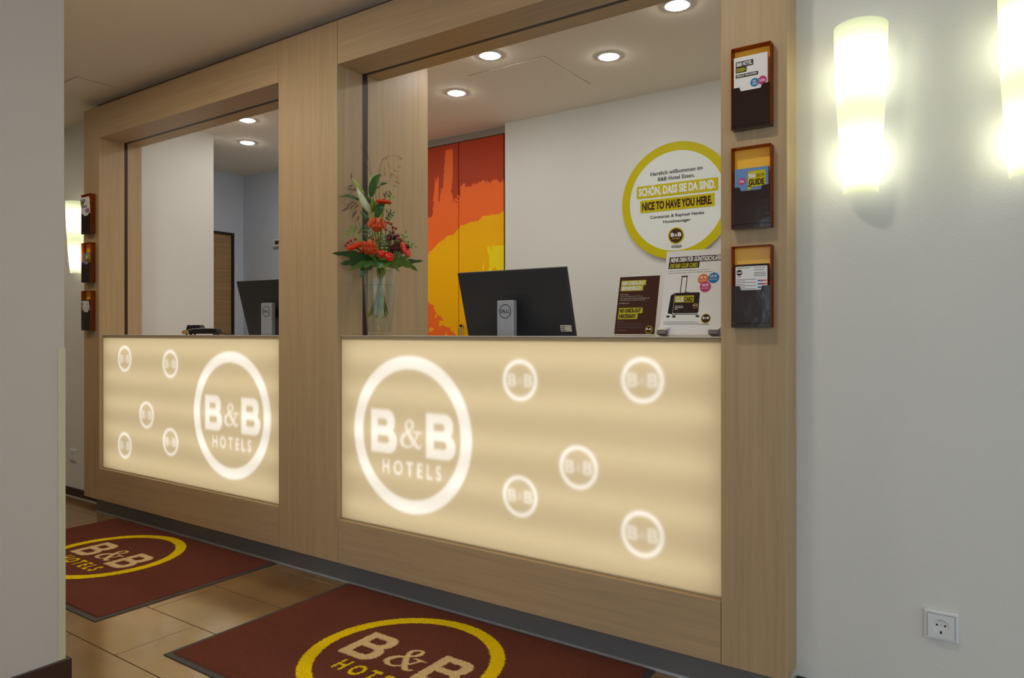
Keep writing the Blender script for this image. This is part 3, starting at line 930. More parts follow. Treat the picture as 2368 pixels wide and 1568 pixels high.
# ================================================================== BROCHURE HOLDERS
M['amber'] = plain('amber_plastic', (255, 194, 64), 0.2, 0.5)
M['amber_dark'] = tinted('amber_plastic_dark', (235, 150, 60), (142, 70, 8), 0.42)
M['pocket'] = plain('dark_brown_plastic', (42, 26, 24), 0.07, 0.5, bump=0.6, scale=9)
HW, HD, HHT = 0.0575, 0.03, 0.24
def holder(x, z, label):
    t = thing('brochure_holder', label, 'brochure holder', (x, F, z), group='amber wall brochure holders')
    bbox('back_plate', (-HW + 0.003, HW - 0.003, -0.003, -0.0005, 0.003, HHT - 0.003), M['amber'], t)
    for sx in (-1, 1):
        o = MB()
        xx0, xx1 = (-HW, -HW + 0.003) if sx < 0 else (HW - 0.003, HW)
        o.box(xx0, xx1, -HD, -0.0005, 0, HHT)
        bevel_obj(o.build('side_wall', M['amber_dark'], t), 0.0008, 1)
    bbox('top_rim', (-HW + 0.003, HW - 0.003, -HD, -0.0005, HHT - 0.003, HHT), M['amber_dark'], t)
    bbox('base', (-HW + 0.003, HW - 0.003, -HD, -0.0005, 0, 0.003), M['pocket'], t)
    zt = 0.122; nt = 0.012; a = 0.033
    w_ = HW - 0.003
    pts = [(-w_, 0.003), (w_, 0.003), (w_, zt), (a, zt), (a - 0.004, zt - nt), (-a + 0.004, zt - nt), (-a, zt), (-w_, zt)]
    o = shape(t, pts, M['pocket'], -HD, 'front_pocket', 0.003)
    # gentle lip along the pocket
    MB().tube([(-w_, -HD - 0.0005, 0.012), (0, -HD - 0.001, 0.013), (w_, -HD - 0.0005, 0.012)], 0.0012, 6).build('bottom_lip', M['pocket'], t, True)
    return t


def leaflet(x, z, top, bottom, kind, label, tilt=0.0, shift=0.0, back=0.024, thick=0.012):
    """printed stack standing in a holder; local origin = bottom centre of the stack"""
    t = thing('brochure', label, 'brochure', (x + shift, F - back, z + bottom), (tilt, 0, 0), group='brochures in the wall holders')
    h = top - bottom
    w2 = 0.049
    mats = {'essen': 'p_white', 'guide': 'p_sky', 'prices': 'p_dkbrown'}
    bbox('paper_stack', (-w2, w2, 0.0, thick, 0, h), M[mats[kind]], t, bev=0.0006, seg=1)
    y = -0.0003
    if kind == 'essen':
        shape(t, rrect(-0.043, 0.008, h - 0.030, h - 0.013, 0.002), M['p_dkbrown'], y - 0.0002, 'print_band')
        lettering(t, 'B&B HOTEL', -0.040, 0.005, h - 0.0275, h - 0.0155, M['p_white'], y - 0.001, 0.03)
        shape(t, rrect(-0.043, -0.011, h - 0.046, h - 0.0295, 0.002), M['p_dkbrown'], y - 0.0002, 'print_band')
        lettering(t, 'ESSEN', -0.040, -0.014, h - 0.0435, h - 0.0325, M['p_yellowgreen'], y - 0.001, 0.03)
        shape(t, rrect(-0.043, 0.022, h - 0.061, h - 0.0505, 0.001), M['p_dkbrown'], y - 0.0002, 'print_band')
        lettering(t, 'HERZLICH WILLKOMMEN.', -0.040, 0.019, h - 0.0585, h - 0.0525, M['p_white'], y - 0.001, 0.02)
        shape(t, circ(0.012, h - 0.082, 0.0125), M['p_blue'], y - 0.0002, 'badge')
        shape(t, circ(0.034, h - 0.080, 0.0125), M['p_pink'], y - 0.0006, 'badge')
        lettering(t, 'AB\n60€', 0.006, 0.018, h - 0.089, h - 0.075, M['p_white'], y - 0.001, 0.02)
        lettering(t, '350x', 0.026, 0.043, h - 0.084, h - 0.077, M['p_white'], y - 0.0014, 0.02)
    elif kind == 'guide':
        pts = rrect(-0.010, 0.041, h - 0.056, h - 0.010, 0.006)
        shape(t, pts, M['p_lime'], y - 0.0002, 'speech_bubble')
        shape(t, [(-0.010, h - 0.05), (0.002, h - 0.056), (-0.0095, h - 0.074)], M['p_lime'], y - 0.0002, 'speech_tail')
        lettering(t, 'B&B', -0.007, 0.013, h - 0.030, h - 0.017, M['p_white'], y - 0.001, 0.035)
        lettering(t, '2019', 0.0145, 0.036, h - 0.029, h - 0.020, M['p_dkbrown'], y - 0.001)
        lettering(t, 'GUIDE', -0.007, 0.037, h - 0.052, h - 0.034, M['p_dkbrown'], y - 0.001, 0.035)
        shape(t, circ(-0.027, h - 0.037, 0.0105), M['p_pink'], y - 0.0002, 'badge')
        lettering(t, '125x', -0.034, -0.020, h - 0.041, h - 0.033, M['p_white'], y - 0.001, 0.03)
    else:
        shape(t, rrect(-0.046, 0.046, h - 0.078, h - 0.006, 0.003), M['p_white'], y - 0.0002, 'price_card')
        shape(t, circ(-0.035, h - 0.024, 0.0085), M['p_dkbrown'], y - 0.0006, 'logo_disc')
        lettering(t, 'B&B', -0.042, -0.028, h - 0.0265, h - 0.0215, M['p_white'], y - 0.0012, 0.03)
        lettering(t, 'HOTELS', -0.040, -0.030, h - 0.037, h - 0.0345, M['p_black'], y - 0.0008, 0.02)
        for i, (a, b_) in enumerate(((-0.044, -0.004), (0.008, 0.040), (0.008, 0.036), (0.008, 0.04), (0.008, 0.042), (0.008, 0.041))):
            zz = h - (0.010, 0.010, 0.017, 0.025, 0.0295, 0.034)[i]
            shape(t, [(a, zz - 0.0011), (b_, zz - 0.0011), (b_, zz + 0.0004), (a, zz + 0.0004)], M['p_grey'], y - 0.0006, 'text_line', 0.0002)
        for i in range(7):
            zz = h - 0.044 - i * 0.0046
            b_ = -0.018 if i % 2 else 0.014
            shape(t, [(-0.044, zz - 0.0009), (b_, zz - 0.0009), (b_, zz + 0.0004), (-0.044, zz + 0.0004)], M['p_grey'], y - 0.0006, 'text_line', 0.0002)
        for i in range(4):
            zz = h - 0.047 - i * 0.0095
            for j, c_ in enumerate(('blue', 'pink', 'orange')):
                if i == 3 and j: continue
                shape(t, [(0.018 + j * 0.0092, zz - 0.004), (0.027 + j * 0.0092, zz - 0.004), (0.027 + j * 0.0092, zz), (0.018 + j * 0.0092, zz)], M['p_' + c_], y - 0.0006, 'price_field', 0.0002)
    return t


XR, XL = -0.6065, -4.5845
ZS = (1.705, 1.411, 1.120)
for X_, side, ss in ((XR, 'right', 'right post'), (XL, 'left', 'left post')):
    for z, pos in zip(ZS, ('top', 'middle', 'bottom')):
        holder(X_, z, f'amber wall brochure holder, {pos} one on the {ss}')
leaflet(XR, ZS[0], 0.213, 0.006, 'essen', 'white city leaflet in the top holder on the right post', 0.0, -0.002)
leaflet(XR, ZS[1], 0.177, 0.006, 'guide', 'blue guide booklet in the middle holder on the right post', 0.0)
leaflet(XR, ZS[2], 0.186, 0.006, 'prices', 'price leaflet in the bottom holder on the right post', 0.0)
leaflet(XL, ZS[0], 0.222, 0.006, 'essen', 'white leaflet leaning out of the top holder on the left post', 0.13, back=0.0135, thick=0.008)
leaflet(XL, ZS[1], 0.177, 0.006, 'guide', 'blue guide booklet in the middle holder on the left post', 0.0)
leaflet(XL, ZS[2], 0.186, 0.006, 'prices', 'price leaflet in the bottom holder on the left post', 0.12, back=0.0135, thick=0.008)

# ================================================================== MONITORS
M['mon'] = plain('monitor_black', (44, 44, 47), 0.45, 0.4)
M['mon_edge'] = plain('monitor_edge', (70, 70, 72), 0.35)
M['silver'] = plain('monitor_silver', (158, 162, 172), 0.4, metal=0.15)
def monitor(loc, yaw, tilt, ztop, label):
    t = thing('monitor', label, 'monitor', loc, (0, 0, yaw), group='office monitors behind the counter')
    # local: x across, -y towards the lobby (back of the screen), z up from the desk
    h, w2 = 0.325, 0.2675
    zb = ztop - h * math.cos(tilt) - loc[2]
    sp = bpy.data.objects.new('screen_housing', None)
    R = Matrix.Rotation(tilt, 4, 'X')
    def tr(o, off):
        for v in o.data.vertices:
            q = R @ Vector((v.co.x, v.co.y, v.co.z))
            v.co = (q.x, q.y + off[0], q.z + off[1])
        return o
    bpy.data.objects.remove(sp)
    off = (0.108, zb)
    body = bbox('back_shell', (-w2, w2, 0.0, 0.016, 0, h), M['mon'], t, bev=0.003)
    tr(body, off)
    o = bbox('screen', (-w2 + 0.006, w2 - 0.006, 0.016, 0.0165, 0.016, h - 0.006), M['p_black'], t); tr(o, off)
    o = bbox('mount_plate', (-0.06, 0.06, -0.0022, 0.001, 0.10, 0.235), M['mon'], t, bev=0.0008, seg=1); tr(o, off)
    o = bbox('label_sticker', (w2 - 0.062, w2 - 0.012, -0.0006, 0.0, 0.066, 0.092), M['p_cream'], t); tr(o, off)
    for k_ in range(3):
        q = bbox('sticker_line', (w2 - 0.059, w2 - 0.038 - 0.004 * (k_ % 2), -0.0010, -0.0006, 0.0695 + k_ * 0.0075, 0.0725 + k_ * 0.0075), M['p_dkbrown'], t); tr(q, off)
    q = ring(t, w2 - 0.0245, 0.079, 0.0095, 0.0082, M['p_grey'], -0.0010, 0.0004, 'sticker_seal', 24); tr(q, off)
    # stand
    ct = 1.236 - loc[2] + (ztop - 1.359)
    col = bbox('stand_column', (-0.041, 0.041, -0.005, 0.02, 0.012, ct), M['silver'], t, bev=0.003)
    MB().box(-0.022, 0.022, 0.018, 0.115, ct - 0.075, ct - 0.03).build('tilt_hinge', M['mon'], t)
    bs = bbox('stand_base', (-0.12, 0.12, 0.0, 0.20, 0, 0.012), M['silver'], t, bev=0.003)
    lg = ring(t, 0, ct - 0.045, 0.0285, 0.0262, M['p_black'], -0.0058, 0.0006, 'logo_ring', 40)
    lettering(t, 'D', -0.0215, -0.0105, ct - 0.0515, ct - 0.0375, M['p_black'], -0.0058, 0.012, 'logo_letter')
    # tilted E of the logo
    ev, et = fit_text('E', -0.0045, 0.0045, -0.0068, 0.0068, 0.012)
    ca, sa = math.cos(0.62), math.sin(0.62)
    o = MB().add([(-0.0035 + p[0] * ca - p[1] * sa, -0.0058, ct - 0.0445 + p[0] * sa + p[1] * ca) for p in ev], et).build('logo_letter', M['p_black'], t)
    lettering(t, 'LL', 0.0060, 0.0215, ct - 0.0515, ct - 0.0375, M['p_black'], -0.0058, 0.012, 'logo_letter')
    return t
TILT = math.atan2(0.075, 0.265)
monitor((-1.657, 2.372, 0.75), 0.0, TILT, 1.359, 'black monitor seen from behind on a silver stand, right of the flowers')
monitor((-3.190, 2.374, 0.75), math.radians(4), TILT, 1.385, 'black monitor from behind, partly hidden by the middle post')

# ================================================================== SIGN STANDS
def brown_sign():
    t = thing('table_sign', 'small dark brown no check-out sign standing on the counter', 'sign', (-1.053, 2.278, HCNT + 0.001), (-math.atan2(0.052, 0.212), 0, 0))
    w2, h = 0.0755, 0.216
    bbox('card', (-w2, w2, 0.0, 0.003, 0.006, h), M['p_brown'], t, bev=0.0006, seg=1)
    bbox('acrylic_edge', (-w2, w2, 0.0002, 0.0028, h, h + 0.003), M['p_white'], t)
    bbox('foot', (-w2, w2, -0.002, 0.006, 0.002, 0.006), M['p_cream'], t)
    y = -0.0005
    X = lambda v: -w2 + v * 2 * w2
    Z = lambda v: h - v * h
    shape(t, rrect(X(.05), X(.68), Z(.155), Z(.065), 0.003), M['p_yellowgreen'], y, 'band')
    shape(t, rrect(X(.05), X(.62), Z(.245), Z(.150), 0.003), M['p_yellowgreen'], y, 'band')
    lettering(t, 'KEIN CHECK-OUT', X(.08), X(.645), Z(.145), Z(.082), M['p_white'], y - 0.0008, 0.045)
    lettering(t, 'ERFORDERLICH.', X(.08), X(.59), Z(.232), Z(.168), M['p_white'], y - 0.0008, 0.045)
    for i, (s_, e_) in enumerate((('Liebe Gäste,', .27), ('reisen Sie bequem bis 12 Uhr ab.', .63), ('Wir danken Ihnen für Ihren Aufenthalt und', .79), ('wünschen Ihnen eine gute Heimreise.', .70), ('Ihr B&B Hotel', .30))):
        z = .295 + i * .033 + (.015 if i == 4 else 0)
        lettering(t, s_, X(.06), X(e_), Z(z + .02), Z(z), M['p_cream'], y, 0.0)
    shape(t, rrect(X(.06), X(.66), Z(.625), Z(.53), 0.003), M['p_yellowgreen'], y, 'band')
    shape(t, rrect(X(.06), X(.55), Z(.72), Z(.620), 0.003), M['p_yellowgreen'], y, 'band')
    lettering(t, 'NO CHECK-OUT', X(.09), X(.62), Z(.612), Z(.545), M['p_brown'], y - 0.0008, 0.045)
    lettering(t, 'NECESSARY.', X(.09), X(.52), Z(.702), Z(.638), M['p_brown'], y - 0.0008, 0.045)
    for i, e_ in enumerate((.24, .66, .64, .72, .30)):
        z = .75 + i * .033 + (.015 if i == 4 else 0)
        s_ = ('Dear guest,', 'feel free to leave the hotel any time', 'before noon. We thank you for your', 'stay and wish you a good journey home.', 'Your B&B Hotel')[i]
        lettering(t, s_, X(.06), X(e_), Z(z + .018), Z(z), M['p_grey'], y, 0.0)
    small_logo(t, X(.86), Z(.895), 0.0135, y, hotels=False)
    lettering(t, 'HOTELBB.DE', X(.79), X(.93), Z(.985), Z(.967), M['p_white'], y, 0.01)
    return t


def club_sign():
    t = thing('poster_stand', 'white club card poster with a suitcase in an acrylic stand', 'sign', (-0.852, 2.270, HCNT + 0.001), (-math.atan2(0.072, 0.29), 0, 0))
    w2, h = 0.105, 0.297
    bbox('poster', (-w2, w2, 0.0, 0.003, 0.004, h), M['p_white'], t, bev=0.0006, seg=1)
    bbox('acrylic_edge', (-w2, w2, 0.0002, 0.0028, h, h + 0.003), M['p_white'], t)
    y = -0.0005
    X = lambda v: -w2 + v * 2 * w2
    Z = lambda v: h - v * h
    shape(t, rrect(X(.06), X(.955), Z(.135), Z(.065), 0.001), M['p_dkbrown'], y, 'band')
    lettering(t, 'MEHR DRIN FÜR GÜNSTIGSCHLÄFER.', X(.08), X(.94), Z(.129), Z(.063), M['p_white'], y - 0.0008, 0.045, shear=0.15)
    shape(t, rrect(X(.055), X(.57), Z(.205), Z(.130), 0.001), M['p_dkbrown'], y, 'band')
    lettering(t, 'DIE B&B CLUB CARD.', X(.075), X(.55), Z(.197), Z(.143), M['p_yellowgreen'], y - 0.0008, 0.045, shear=0.15)
    lettering(t, 'So sparen Sie im Schlaf: Mit der B&B Club Card für nur 35 € –', X(.06), X(.74), Z(.240), Z(.226), M['p_dkbrown'], y)
    lettering(t, 'einfach auf club.hotelbb.de oder an der Rezeption beantragen.', X(.06), X(.80), Z(.266), Z(.252), M['p_dkbrown'], y)
    # suitcase
    shape(t, rrect(X(.20), X(.62), Z(.735), Z(.495), 0.005), M['p_dkbrown'], y, 'suitcase')
    shape(t, [(X(.115), Z(.735)), (X(.20), Z(.745)), (X(.205), Z(.495)), (X(.14), Z(.525))], M['p_black'], y, 'suitcase_side')
    shape(t, [(X(.196), Z(.74)), (X(.200), Z(.74)), (X(.208), Z(.50)), (X(.204), Z(.50))], M['p_cream'], y - 0.0005, 'suitcase_piping')
    for xx in (.29, .375):
        shape(t, [(X(xx), Z(.495)), (X(xx + .012), Z(.495)), (X(xx + .018), Z(.30)), (X(xx + .006), Z(.30))], M['p_black'], y, 'pull_rod')
    shape(t, rrect(X(.293), X(.396), Z(.31), Z(.295), 0.0008), M['p_black'], y - 0.0004, 'pull_grip')
    shape(t, rrect(X(.36), X(.44), Z(.502), Z(.485), 0.0012), M['p_grey'], y, 'carry_grip')
    shape(t, rrect(X(.215), X(.53), Z(.61), Z(.53), 0.001), M['p_yellowgreen'], y - 0.0005, 'club_band')
    lettering(t, 'CLUB', X(.23), X(.365), Z(.603), Z(.545), M['p_white'], y - 0.001, 0.035)
    lettering(t, 'CARD', X(.37), X(.515), Z(.603), Z(.545), M['p_dkbrown'], y - 0.001, 0.035)
    small_logo(t, X(.565), Z(.65), 0.0088, y - 0.0005, hotels=False)
    for i, e_ in enumerate((.36, .37, .28)):
        shape(t, [(X(.225), Z(.655 + i * .018)), (X(e_), Z(.655 + i * .018)), (X(e_), Z(.648 + i * .018)), (X(.225), Z(.648 + i * .018))], M['p_cream'], y - 0.0005, 'text_line', 0.0002)
    shape(t, rrect(X(.19), X(.61), Z(.752), Z(.742), 0.0008), M['p_grey'], y - 0.0005, 'suitcase_rail')
    for xx in (.115, .215, .60):
        for dx_ in (0, .022):
            shape(t, circ(X(xx + dx_), Z(.772), 0.0042, 14), M['p_grey'], y, 'wheel')
            shape(t, circ(X(xx + dx_), Z(.772), 0.0022, 10), M['p_black'], y - 0.0004, 'wheel_hub')
    for (a, b_, r, c_, s1, s2) in ((.655, .345, .0185, 'orange', '10 %', 'auf Ihr Frühstück'), (.82, .335, .0185, 'blue', '10 %', 'Rabatt im Hotel'), (.70, .435, .0185, 'pink', 'GRATIS', 'Getränk inklusive')):
        shape(t, circ(X(a), Z(b_), r), M['p_' + c_], y - (0.0008 if c_ == 'pink' else 0.0), 'badge')
        lettering(t, s1, X(a) - 0.011, X(a) + 0.011, Z(b_) + 0.0012, Z(b_) + 0.0105, M['p_white'], y - 0.0013, 0.03)
        lettering(t, s2, X(a) - 0.0125, X(a) + 0.0125, Z(b_) - 0.0065, Z(b_) - 0.0025, M['p_white'], y - 0.0013, 0.01)
    for i, e_ in enumerate((.58, .64, .70)):
        shape(t, [(X(.06), Z(.838 + i * .014)), (X(e_), Z(.838 + i * .014)), (X(e_), Z(.834 + i * .014)), (X(.06), Z(.834 + i * .014))], M['p_grey'], y, 'text_line', 0.0002)
    small_logo(t, X(.75), Z(.80), 0.0165, y, hotels=False)
    lettering(t, 'HOTELBB.DE', X(.69), X(.81), Z(.872), Z(.858), M['p_dkbrown'], y, 0.01)
    # stand feet
    for s_ in (-1, 1):
        bbox('stand_foot', (s_ * 0.088 - 0.016, s_ * 0.088 + 0.016, -0.024, 0.012, 0.002, 0.016), M['p_grey'], t, bev=0.001, seg=1)
        MB().add([(s_ * 0.104, -0.024, 0.016), (s_ * 0.072, -0.024, 0.016), (s_ * 0.066, 0.0, 0.03), (s_ * 0.104, 0.0, 0.03)], [(0, 1, 2, 3)]).build('stand_gusset', M['p_white'], t)
    bbox('stand_lip', (-0.105, 0.105, -0.005, -0.002, 0.001, 0.004), M['p_cream'], t)
    return t


brown_sign(); club_sign()

# ================================================================== CARD TERMINAL
M['gold'] = plain('terminal_gold', (176, 146, 96), 0.3, metal=0.4)
M['blackgloss'] = plain('terminal_black', (18, 16, 16), 0.25)
M['tsilver'] = plain('terminal_silver', (170, 172, 168), 0.3, metal=0.3)
ct = thing('card_terminal', 'small black and silver card terminal lying on the left counter', 'card terminal', (-3.60, 2.262, HCNT + 0.0005), (0, 0, math.radians(34)))
s = 0.00242
def TX(x): return (x - 475) * s
v = []
prof = [(-0.088, 0.006), (-0.092, 0.012), (-0.091, 0.022), (-0.078, 0.026), (-0.045, 0.031), (0.0, 0.034), (0.088, 0.034), (0.092, 0.030), (0.092, 0.006)]
def extr(pr, y0, y1):
    n = len(pr)
    v = [(a, y0, b_) for a, b_ in pr] + [(a, y1, b_) for a, b_ in pr]
    f = [tuple(range(n - 1, -1, -1)), tuple(range(n, 2 * n))] + [(i, (i + 1) % n, (i + 1) % n + n, i + n) for i in range(n)]
    return v, f
o = MB().add(*extr(prof, -0.035, 0.035)).build('body', M['blackgloss'], ct); bevel_obj(o, 0.001, 1)
MB().add(*extr([(-0.093, 0.005), (-0.094, 0.021), (-0.08, 0.027), (-0.058, 0.026), (-0.056, 0.006)], -0.038, 0.038)).build('end_cap', M['gold'], ct)
MB().add(*extr([(-0.056, 0.028), (0.0, 0.0335), (0.09, 0.0345), (0.09, 0.037), (0.0, 0.037), (-0.056, 0.031)], -0.037, 0.037)).build('top_trim', M['tsilver'], ct)
MB().add(*extr([(-0.075, 0.028), (-0.068, 0.052), (-0.064, 0.054), (-0.045, 0.052), (-0.03, 0.0545), (-0.018, 0.052), (-0.010, 0.055), (-0.004, 0.053), (0.006, 0.034)], -0.03, 0.03)).build('printer_cover', M['blackgloss'], ct)
for x in (-0.075, 0.075, -0.05):
    MB().lathe([(0.006, 0.0), (0.006, 0.007)], 12, center=(x, -0.022, 0)).build('foot', M['blackgloss'], ct)
    MB().lathe([(0.006, 0.0), (0.006, 0.007)], 12, center=(x, 0.022, 0)).build('foot', M['blackgloss'], ct)
MB().tube(smooth([(0.09, 0, 0.016), (0.11, 0.002, 0.010), (0.135, 0.004, 0.003), (0.17, 0.003, 0.0025)], 10), 0.0022, 6).build('cable', M['blackgloss'], ct, True)

# ================================================================== VASE AND BOUQUET
VX, VY = -2.268, 2.272
VROT = math.radians(44.8)
vs_ = thing('glass_vase', 'tall tapered clear glass vase half full of water on the counter', 'vase', (VX, VY, HCNT + 0.0008), (0, 0, VROT))
M['glass'] = thin_glass('vase_glass', (0.96, 0.975, 0.965), 1.42)
M['water'] = thin_glass('vase_water', (0.965, 0.975, 0.95), 1.08)
prof = [(1e-5, 0.0), (0.049, 0.0), (0.0505, 0.003), (0.0575, 0.09), (0.065, 0.20), (0.0712, 0.292), (0.0705, 0.294), (0.0692, 0.292), (0.063, 0.20), (0.0553, 0.09), (0.049, 0.018), (0.047, 0.016), (1e-5, 0.016)]
MB().lathe(prof, 48).build('glass_body', M['glass'], vs_, True)
MB().lathe([(1e-5, 0.0162), (0.0468, 0.0164), (0.0488, 0.019), (0.0550, 0.09), (0.0627, 0.20), (0.0644, 0.222), (1e-5, 0.222)], 48).build('water', M['water'], vs_, True)

M['leaf_d'] = plain('leaf_dark_green', (58, 98, 42), 0.35, noise=0.25, scale=30)
M['leaf_m'] = plain('leaf_mid_green', (104, 142, 52), 0.4, noise=0.25, scale=30)
M['leaf_l'] = plain('leaf_light_green', (134, 158, 72), 0.45, noise=0.2, scale=30)
M['stem'] = plain('stem_green', (136, 150, 36), 0.9, 0.1, noise=0.3, scale=40)
M['twig'] = plain('twig_brown', (96, 76, 58), 0.6, noise=0.2, scale=50)
M['bud'] = plain('lily_bud_pale', (196, 204, 160), 0.5, noise=0.12, scale=40)
M['budg'] = plain('lily_bud_green', (152, 172, 84), 0.5, noise=0.15, scale=40)
M['gerb'] = plain('gerbera_red', (224, 66, 18), 0.5, noise=0.2, scale=90)
M['gerb_c'] = plain('gerbera_heart', (150, 30, 12), 0.6)
M['pin'] = plain('pincushion_orange', (236, 104, 40), 0.5, noise=0.2, scale=60)
M['pin_c'] = plain('pincushion_core', (190, 70, 30), 0.6)
M['apple'] = plain('ornamental_fruit_red', (208, 36, 20), 0.15, noise=0.15, scale=30)
M['berry'] = plain('berry_red', (150, 24, 26), 0.25)
M['burg'] = plain('burgundy', (92, 34, 38), 0.6, noise=0.35, scale=60)
M['straw'] = plain('grass_straw', (168, 138, 84), 0.6, noise=0.25, scale=80)
M['strawd'] = plain('grass_brown', (96, 70, 44), 0.6, noise=0.25, scale=80)

SX, SZ = 0.00192, 0.00191
def L(x, y, d=0.0): return Vector(((x - 885) * SX, d, (773 - y) * SZ))
def flower(name, label, cat, group=None):
    return thing(name, label, cat, (VX, VY, HCNT + 0.0008), (0, 0, VROT), group)
def stem_path(head, d, i):
    """from a head down through the vase neck to the foot of the stem"""
    rnd = random.Random(i)
    a = rnd.uniform(-0.95, 0.85)
    return [head, L(889 + 10 * a, 618, d * 0.2 + 0.014 * rnd.uniform(-1, 1)), L(888 + 3 * rnd.uniform(-1, 1), 648, 0.01 * rnd.uniform(-1, 1)), L(885 - 13 * a, 690, rnd.uniform(-0.02, 0.02)), L(880 - 27 * a + 3 * rnd.uniform(-1, 1), 716 + 18 * rnd.random(), rnd.uniform(-0.025, 0.025))]
def add_stem(t, head, d, i, r=0.0032, mat='stem'):
    MB().tube(smooth(stem_path(head, d, i), 18), r, 6).build('stem', M[mat], t, True)

def gerbera(center, d, axis, dia, label, i):
    t = flower('gerbera', label, 'flower', 'red gerbera flowers in the bouquet')
    c = L(*center, d); ax = Vector(axis).normalized()
    u = ax.cross(Vector((0, 0, 1)) if abs(ax.z) < 0.9 else Vector((1, 0, 0))).normalized(); w_ = ax.cross(u)
    mb = MB()
    for lay, (n, rr, lift) in enumerate(((30, 1.0, -0.16), (30, 1.02, 0.0), (30, 1.0, 0.15), (28, 0.93, 0.28), (24, 0.78, 0.36), (18, 0.5, 0.40))):
        for k_ in range(n):
            a = 2 * PI * (k_ + 0.5 * lay) / n
            dr_ = u * math.cos(a) + w_ * math.sin(a)
            r_ = dia / 2 * rr
            mb.leaf([c + dr_ * r_ * 0.15 + ax * 0.004, c + dr_ * r_ * 0.6 + ax * (lift * dia * 0.28 + 0.002), c + dr_ * r_ + ax * lift * dia * 0.25], r_ * 0.26, ax.cross(dr_), 5, 0.1, tipw=0.3)
    mb.build('petals', M['gerb'], t, True)
    MB().ball(c + ax * dia * 0.08, dia * 0.13, 12, 6, (1, 1, 0.6)).build('heart', M['gerb_c'], t, True)
    MB().ball(c - ax * dia * 0.04, dia * 0.16, 12, 6, (1, 1, 0.7)).build('calyx', M['leaf_m'], t, True)
    add_stem(t, c - ax * 0.006, d, i)
    return t

def pincushion(center, d, axis, rx, label, i, spread=1.15):
    t = flower('pincushion_flower', label, 'flower', 'orange pincushion flowers in the bouquet')
    c = L(*center, d); ax = Vector(axis).normalized()
    u = ax.cross(Vector((0, 1, 0))).normalized(); w_ = ax.cross(u)
    mb = MB(); rnd = random.Random(i)
    for k_ in range(170):
        th = spread * math.sqrt(rnd.random()) * PI / 2 * 1.05; ph = rnd.uniform(0, 2 * PI)
        dr_ = (u * math.cos(ph) + w_ * math.sin(ph))
        d0_ = ax * math.cos(th) + dr_ * math.sin(th)
        r_ = rx * rnd.uniform(0.85, 1.05)
        p1 = c + d0_ * r_ * 0.3; p2 = c + d0_ * r_ * 0.75 + ax * r_ * 0.05; p3 = c + d0_ * r_ * 0.92 + ax * r_ * 0.28 * math.sin(th)
        mb.tube([p1, p2, p3], [0.0011, 0.0009, 0.0012], 3)
    mb.build('styles', M['pin'], t, True)
    MB().ball(c + ax * rx * 0.05, rx * 0.45, 12, 8).build('core', M['pin_c'], t, True)
    add_stem(t, c - ax * 0.01, d, i, 0.0032)
    return t

def leaf_thing(pts, width, side, mat, label, i, lobe=0.0, name='leaf', n=14):
    t = flower(name, label, 'leaf', 'broad leaves around the vase rim')
    MB().leaf(pts, width, side, n, 0.12, lobe).build('blade', M[mat], t, True)
    MB().tube(smooth(pts, 8), 0.0011, 5).build('midrib', M[mat], t, True)
    add_stem(t, Vector(pts[0]), pts[0][1], i, 0.0026)
    return t

# collar of broad leaves hanging over the rim
collar = [((872, 606, -.02), (832, 590, -.05), (781, 588, -.05), .050, 'leaf_d', 'dark green leaf reaching furthest left over the vase rim'),
          ((872, 610, -.03), (835, 606, -.07), (800, 613, -.08), .055, 'leaf_d', 'dark green leaf drooping left below the longest leaf'),
          ((875, 612, -.03), (848, 612, -.08), (818, 628, -.09), .040, 'leaf_m', 'mid green leaf curling down at the left vase edge'),
          ((880, 612, -.03), (868, 606, -.08), (850, 620, -.10), .045, 'leaf_d', 'dark leaf hanging in front of the left vase rim'),
          ((885, 606, -.03), (888, 600, -.08), (882, 624, -.10), .055, 'leaf_d', 'dark leaf hanging over the centre of the vase rim'),
          ((893, 608, -.03), (905, 602, -.07), (893, 622, -.10), .050, 'leaf_m', 'mid green leaf folded over the rim below the red fruits'),
          ((898, 612, -.03), (925, 600, -.05), (957, 592, -.04), .040, 'leaf_l', 'light green leaf rising right below the burgundy flower'),
          ((900, 614, -.02), (940, 608, -.04), (972, 626, -.05), .052, 'leaf_m', 'broad green leaf drooping at the right vase edge'),
          ((900, 612, 0.02), (950, 602, 0.03), (987, 598, 0.03), .034, 'leaf_d', 'narrow dark leaf reaching furthest right over the vase'),
          ((898, 612, -.03), (918, 616, -.06), (930, 630, -.07), .030, 'leaf_l', 'small light leaf hanging down at the right vase rim'),
          ((896, 608, 0.03), (880, 590, 0.08), (850, 598, 0.09), .050, 'leaf_d', 'dark leaf at the rear left of the bouquet'),
          ((892, 606, 0.03), (915, 590, 0.08), (940, 600, 0.09), .050, 'leaf_d', 'dark leaf at the rear right of the bouquet'),
          ((872, 614, 0.0), (852, 622, -.02), (843, 640, -.02), .026, 'leaf_d', 'small dark leaf dangling left of the vase'),
          ((886, 600, -.05), (893, 596, -.09), (914, 606, -.11), .040, 'leaf_l', 'pale green leaf right under the two red fruits')]
for i, (a, b_, c_, w_, m_, lb) in enumerate(collar):
    p = [L(*a), L(*b_), L(*c_)]
    t_ = (p[2] - p[0])
    leaf_thing(p, w_ * 1.3, Vector((0, -0.6, 0.35)) if abs(t_.x) > 0.06 else Vector((1, 0, 0)), m_, lb, 40 + i, lobe=0.22)

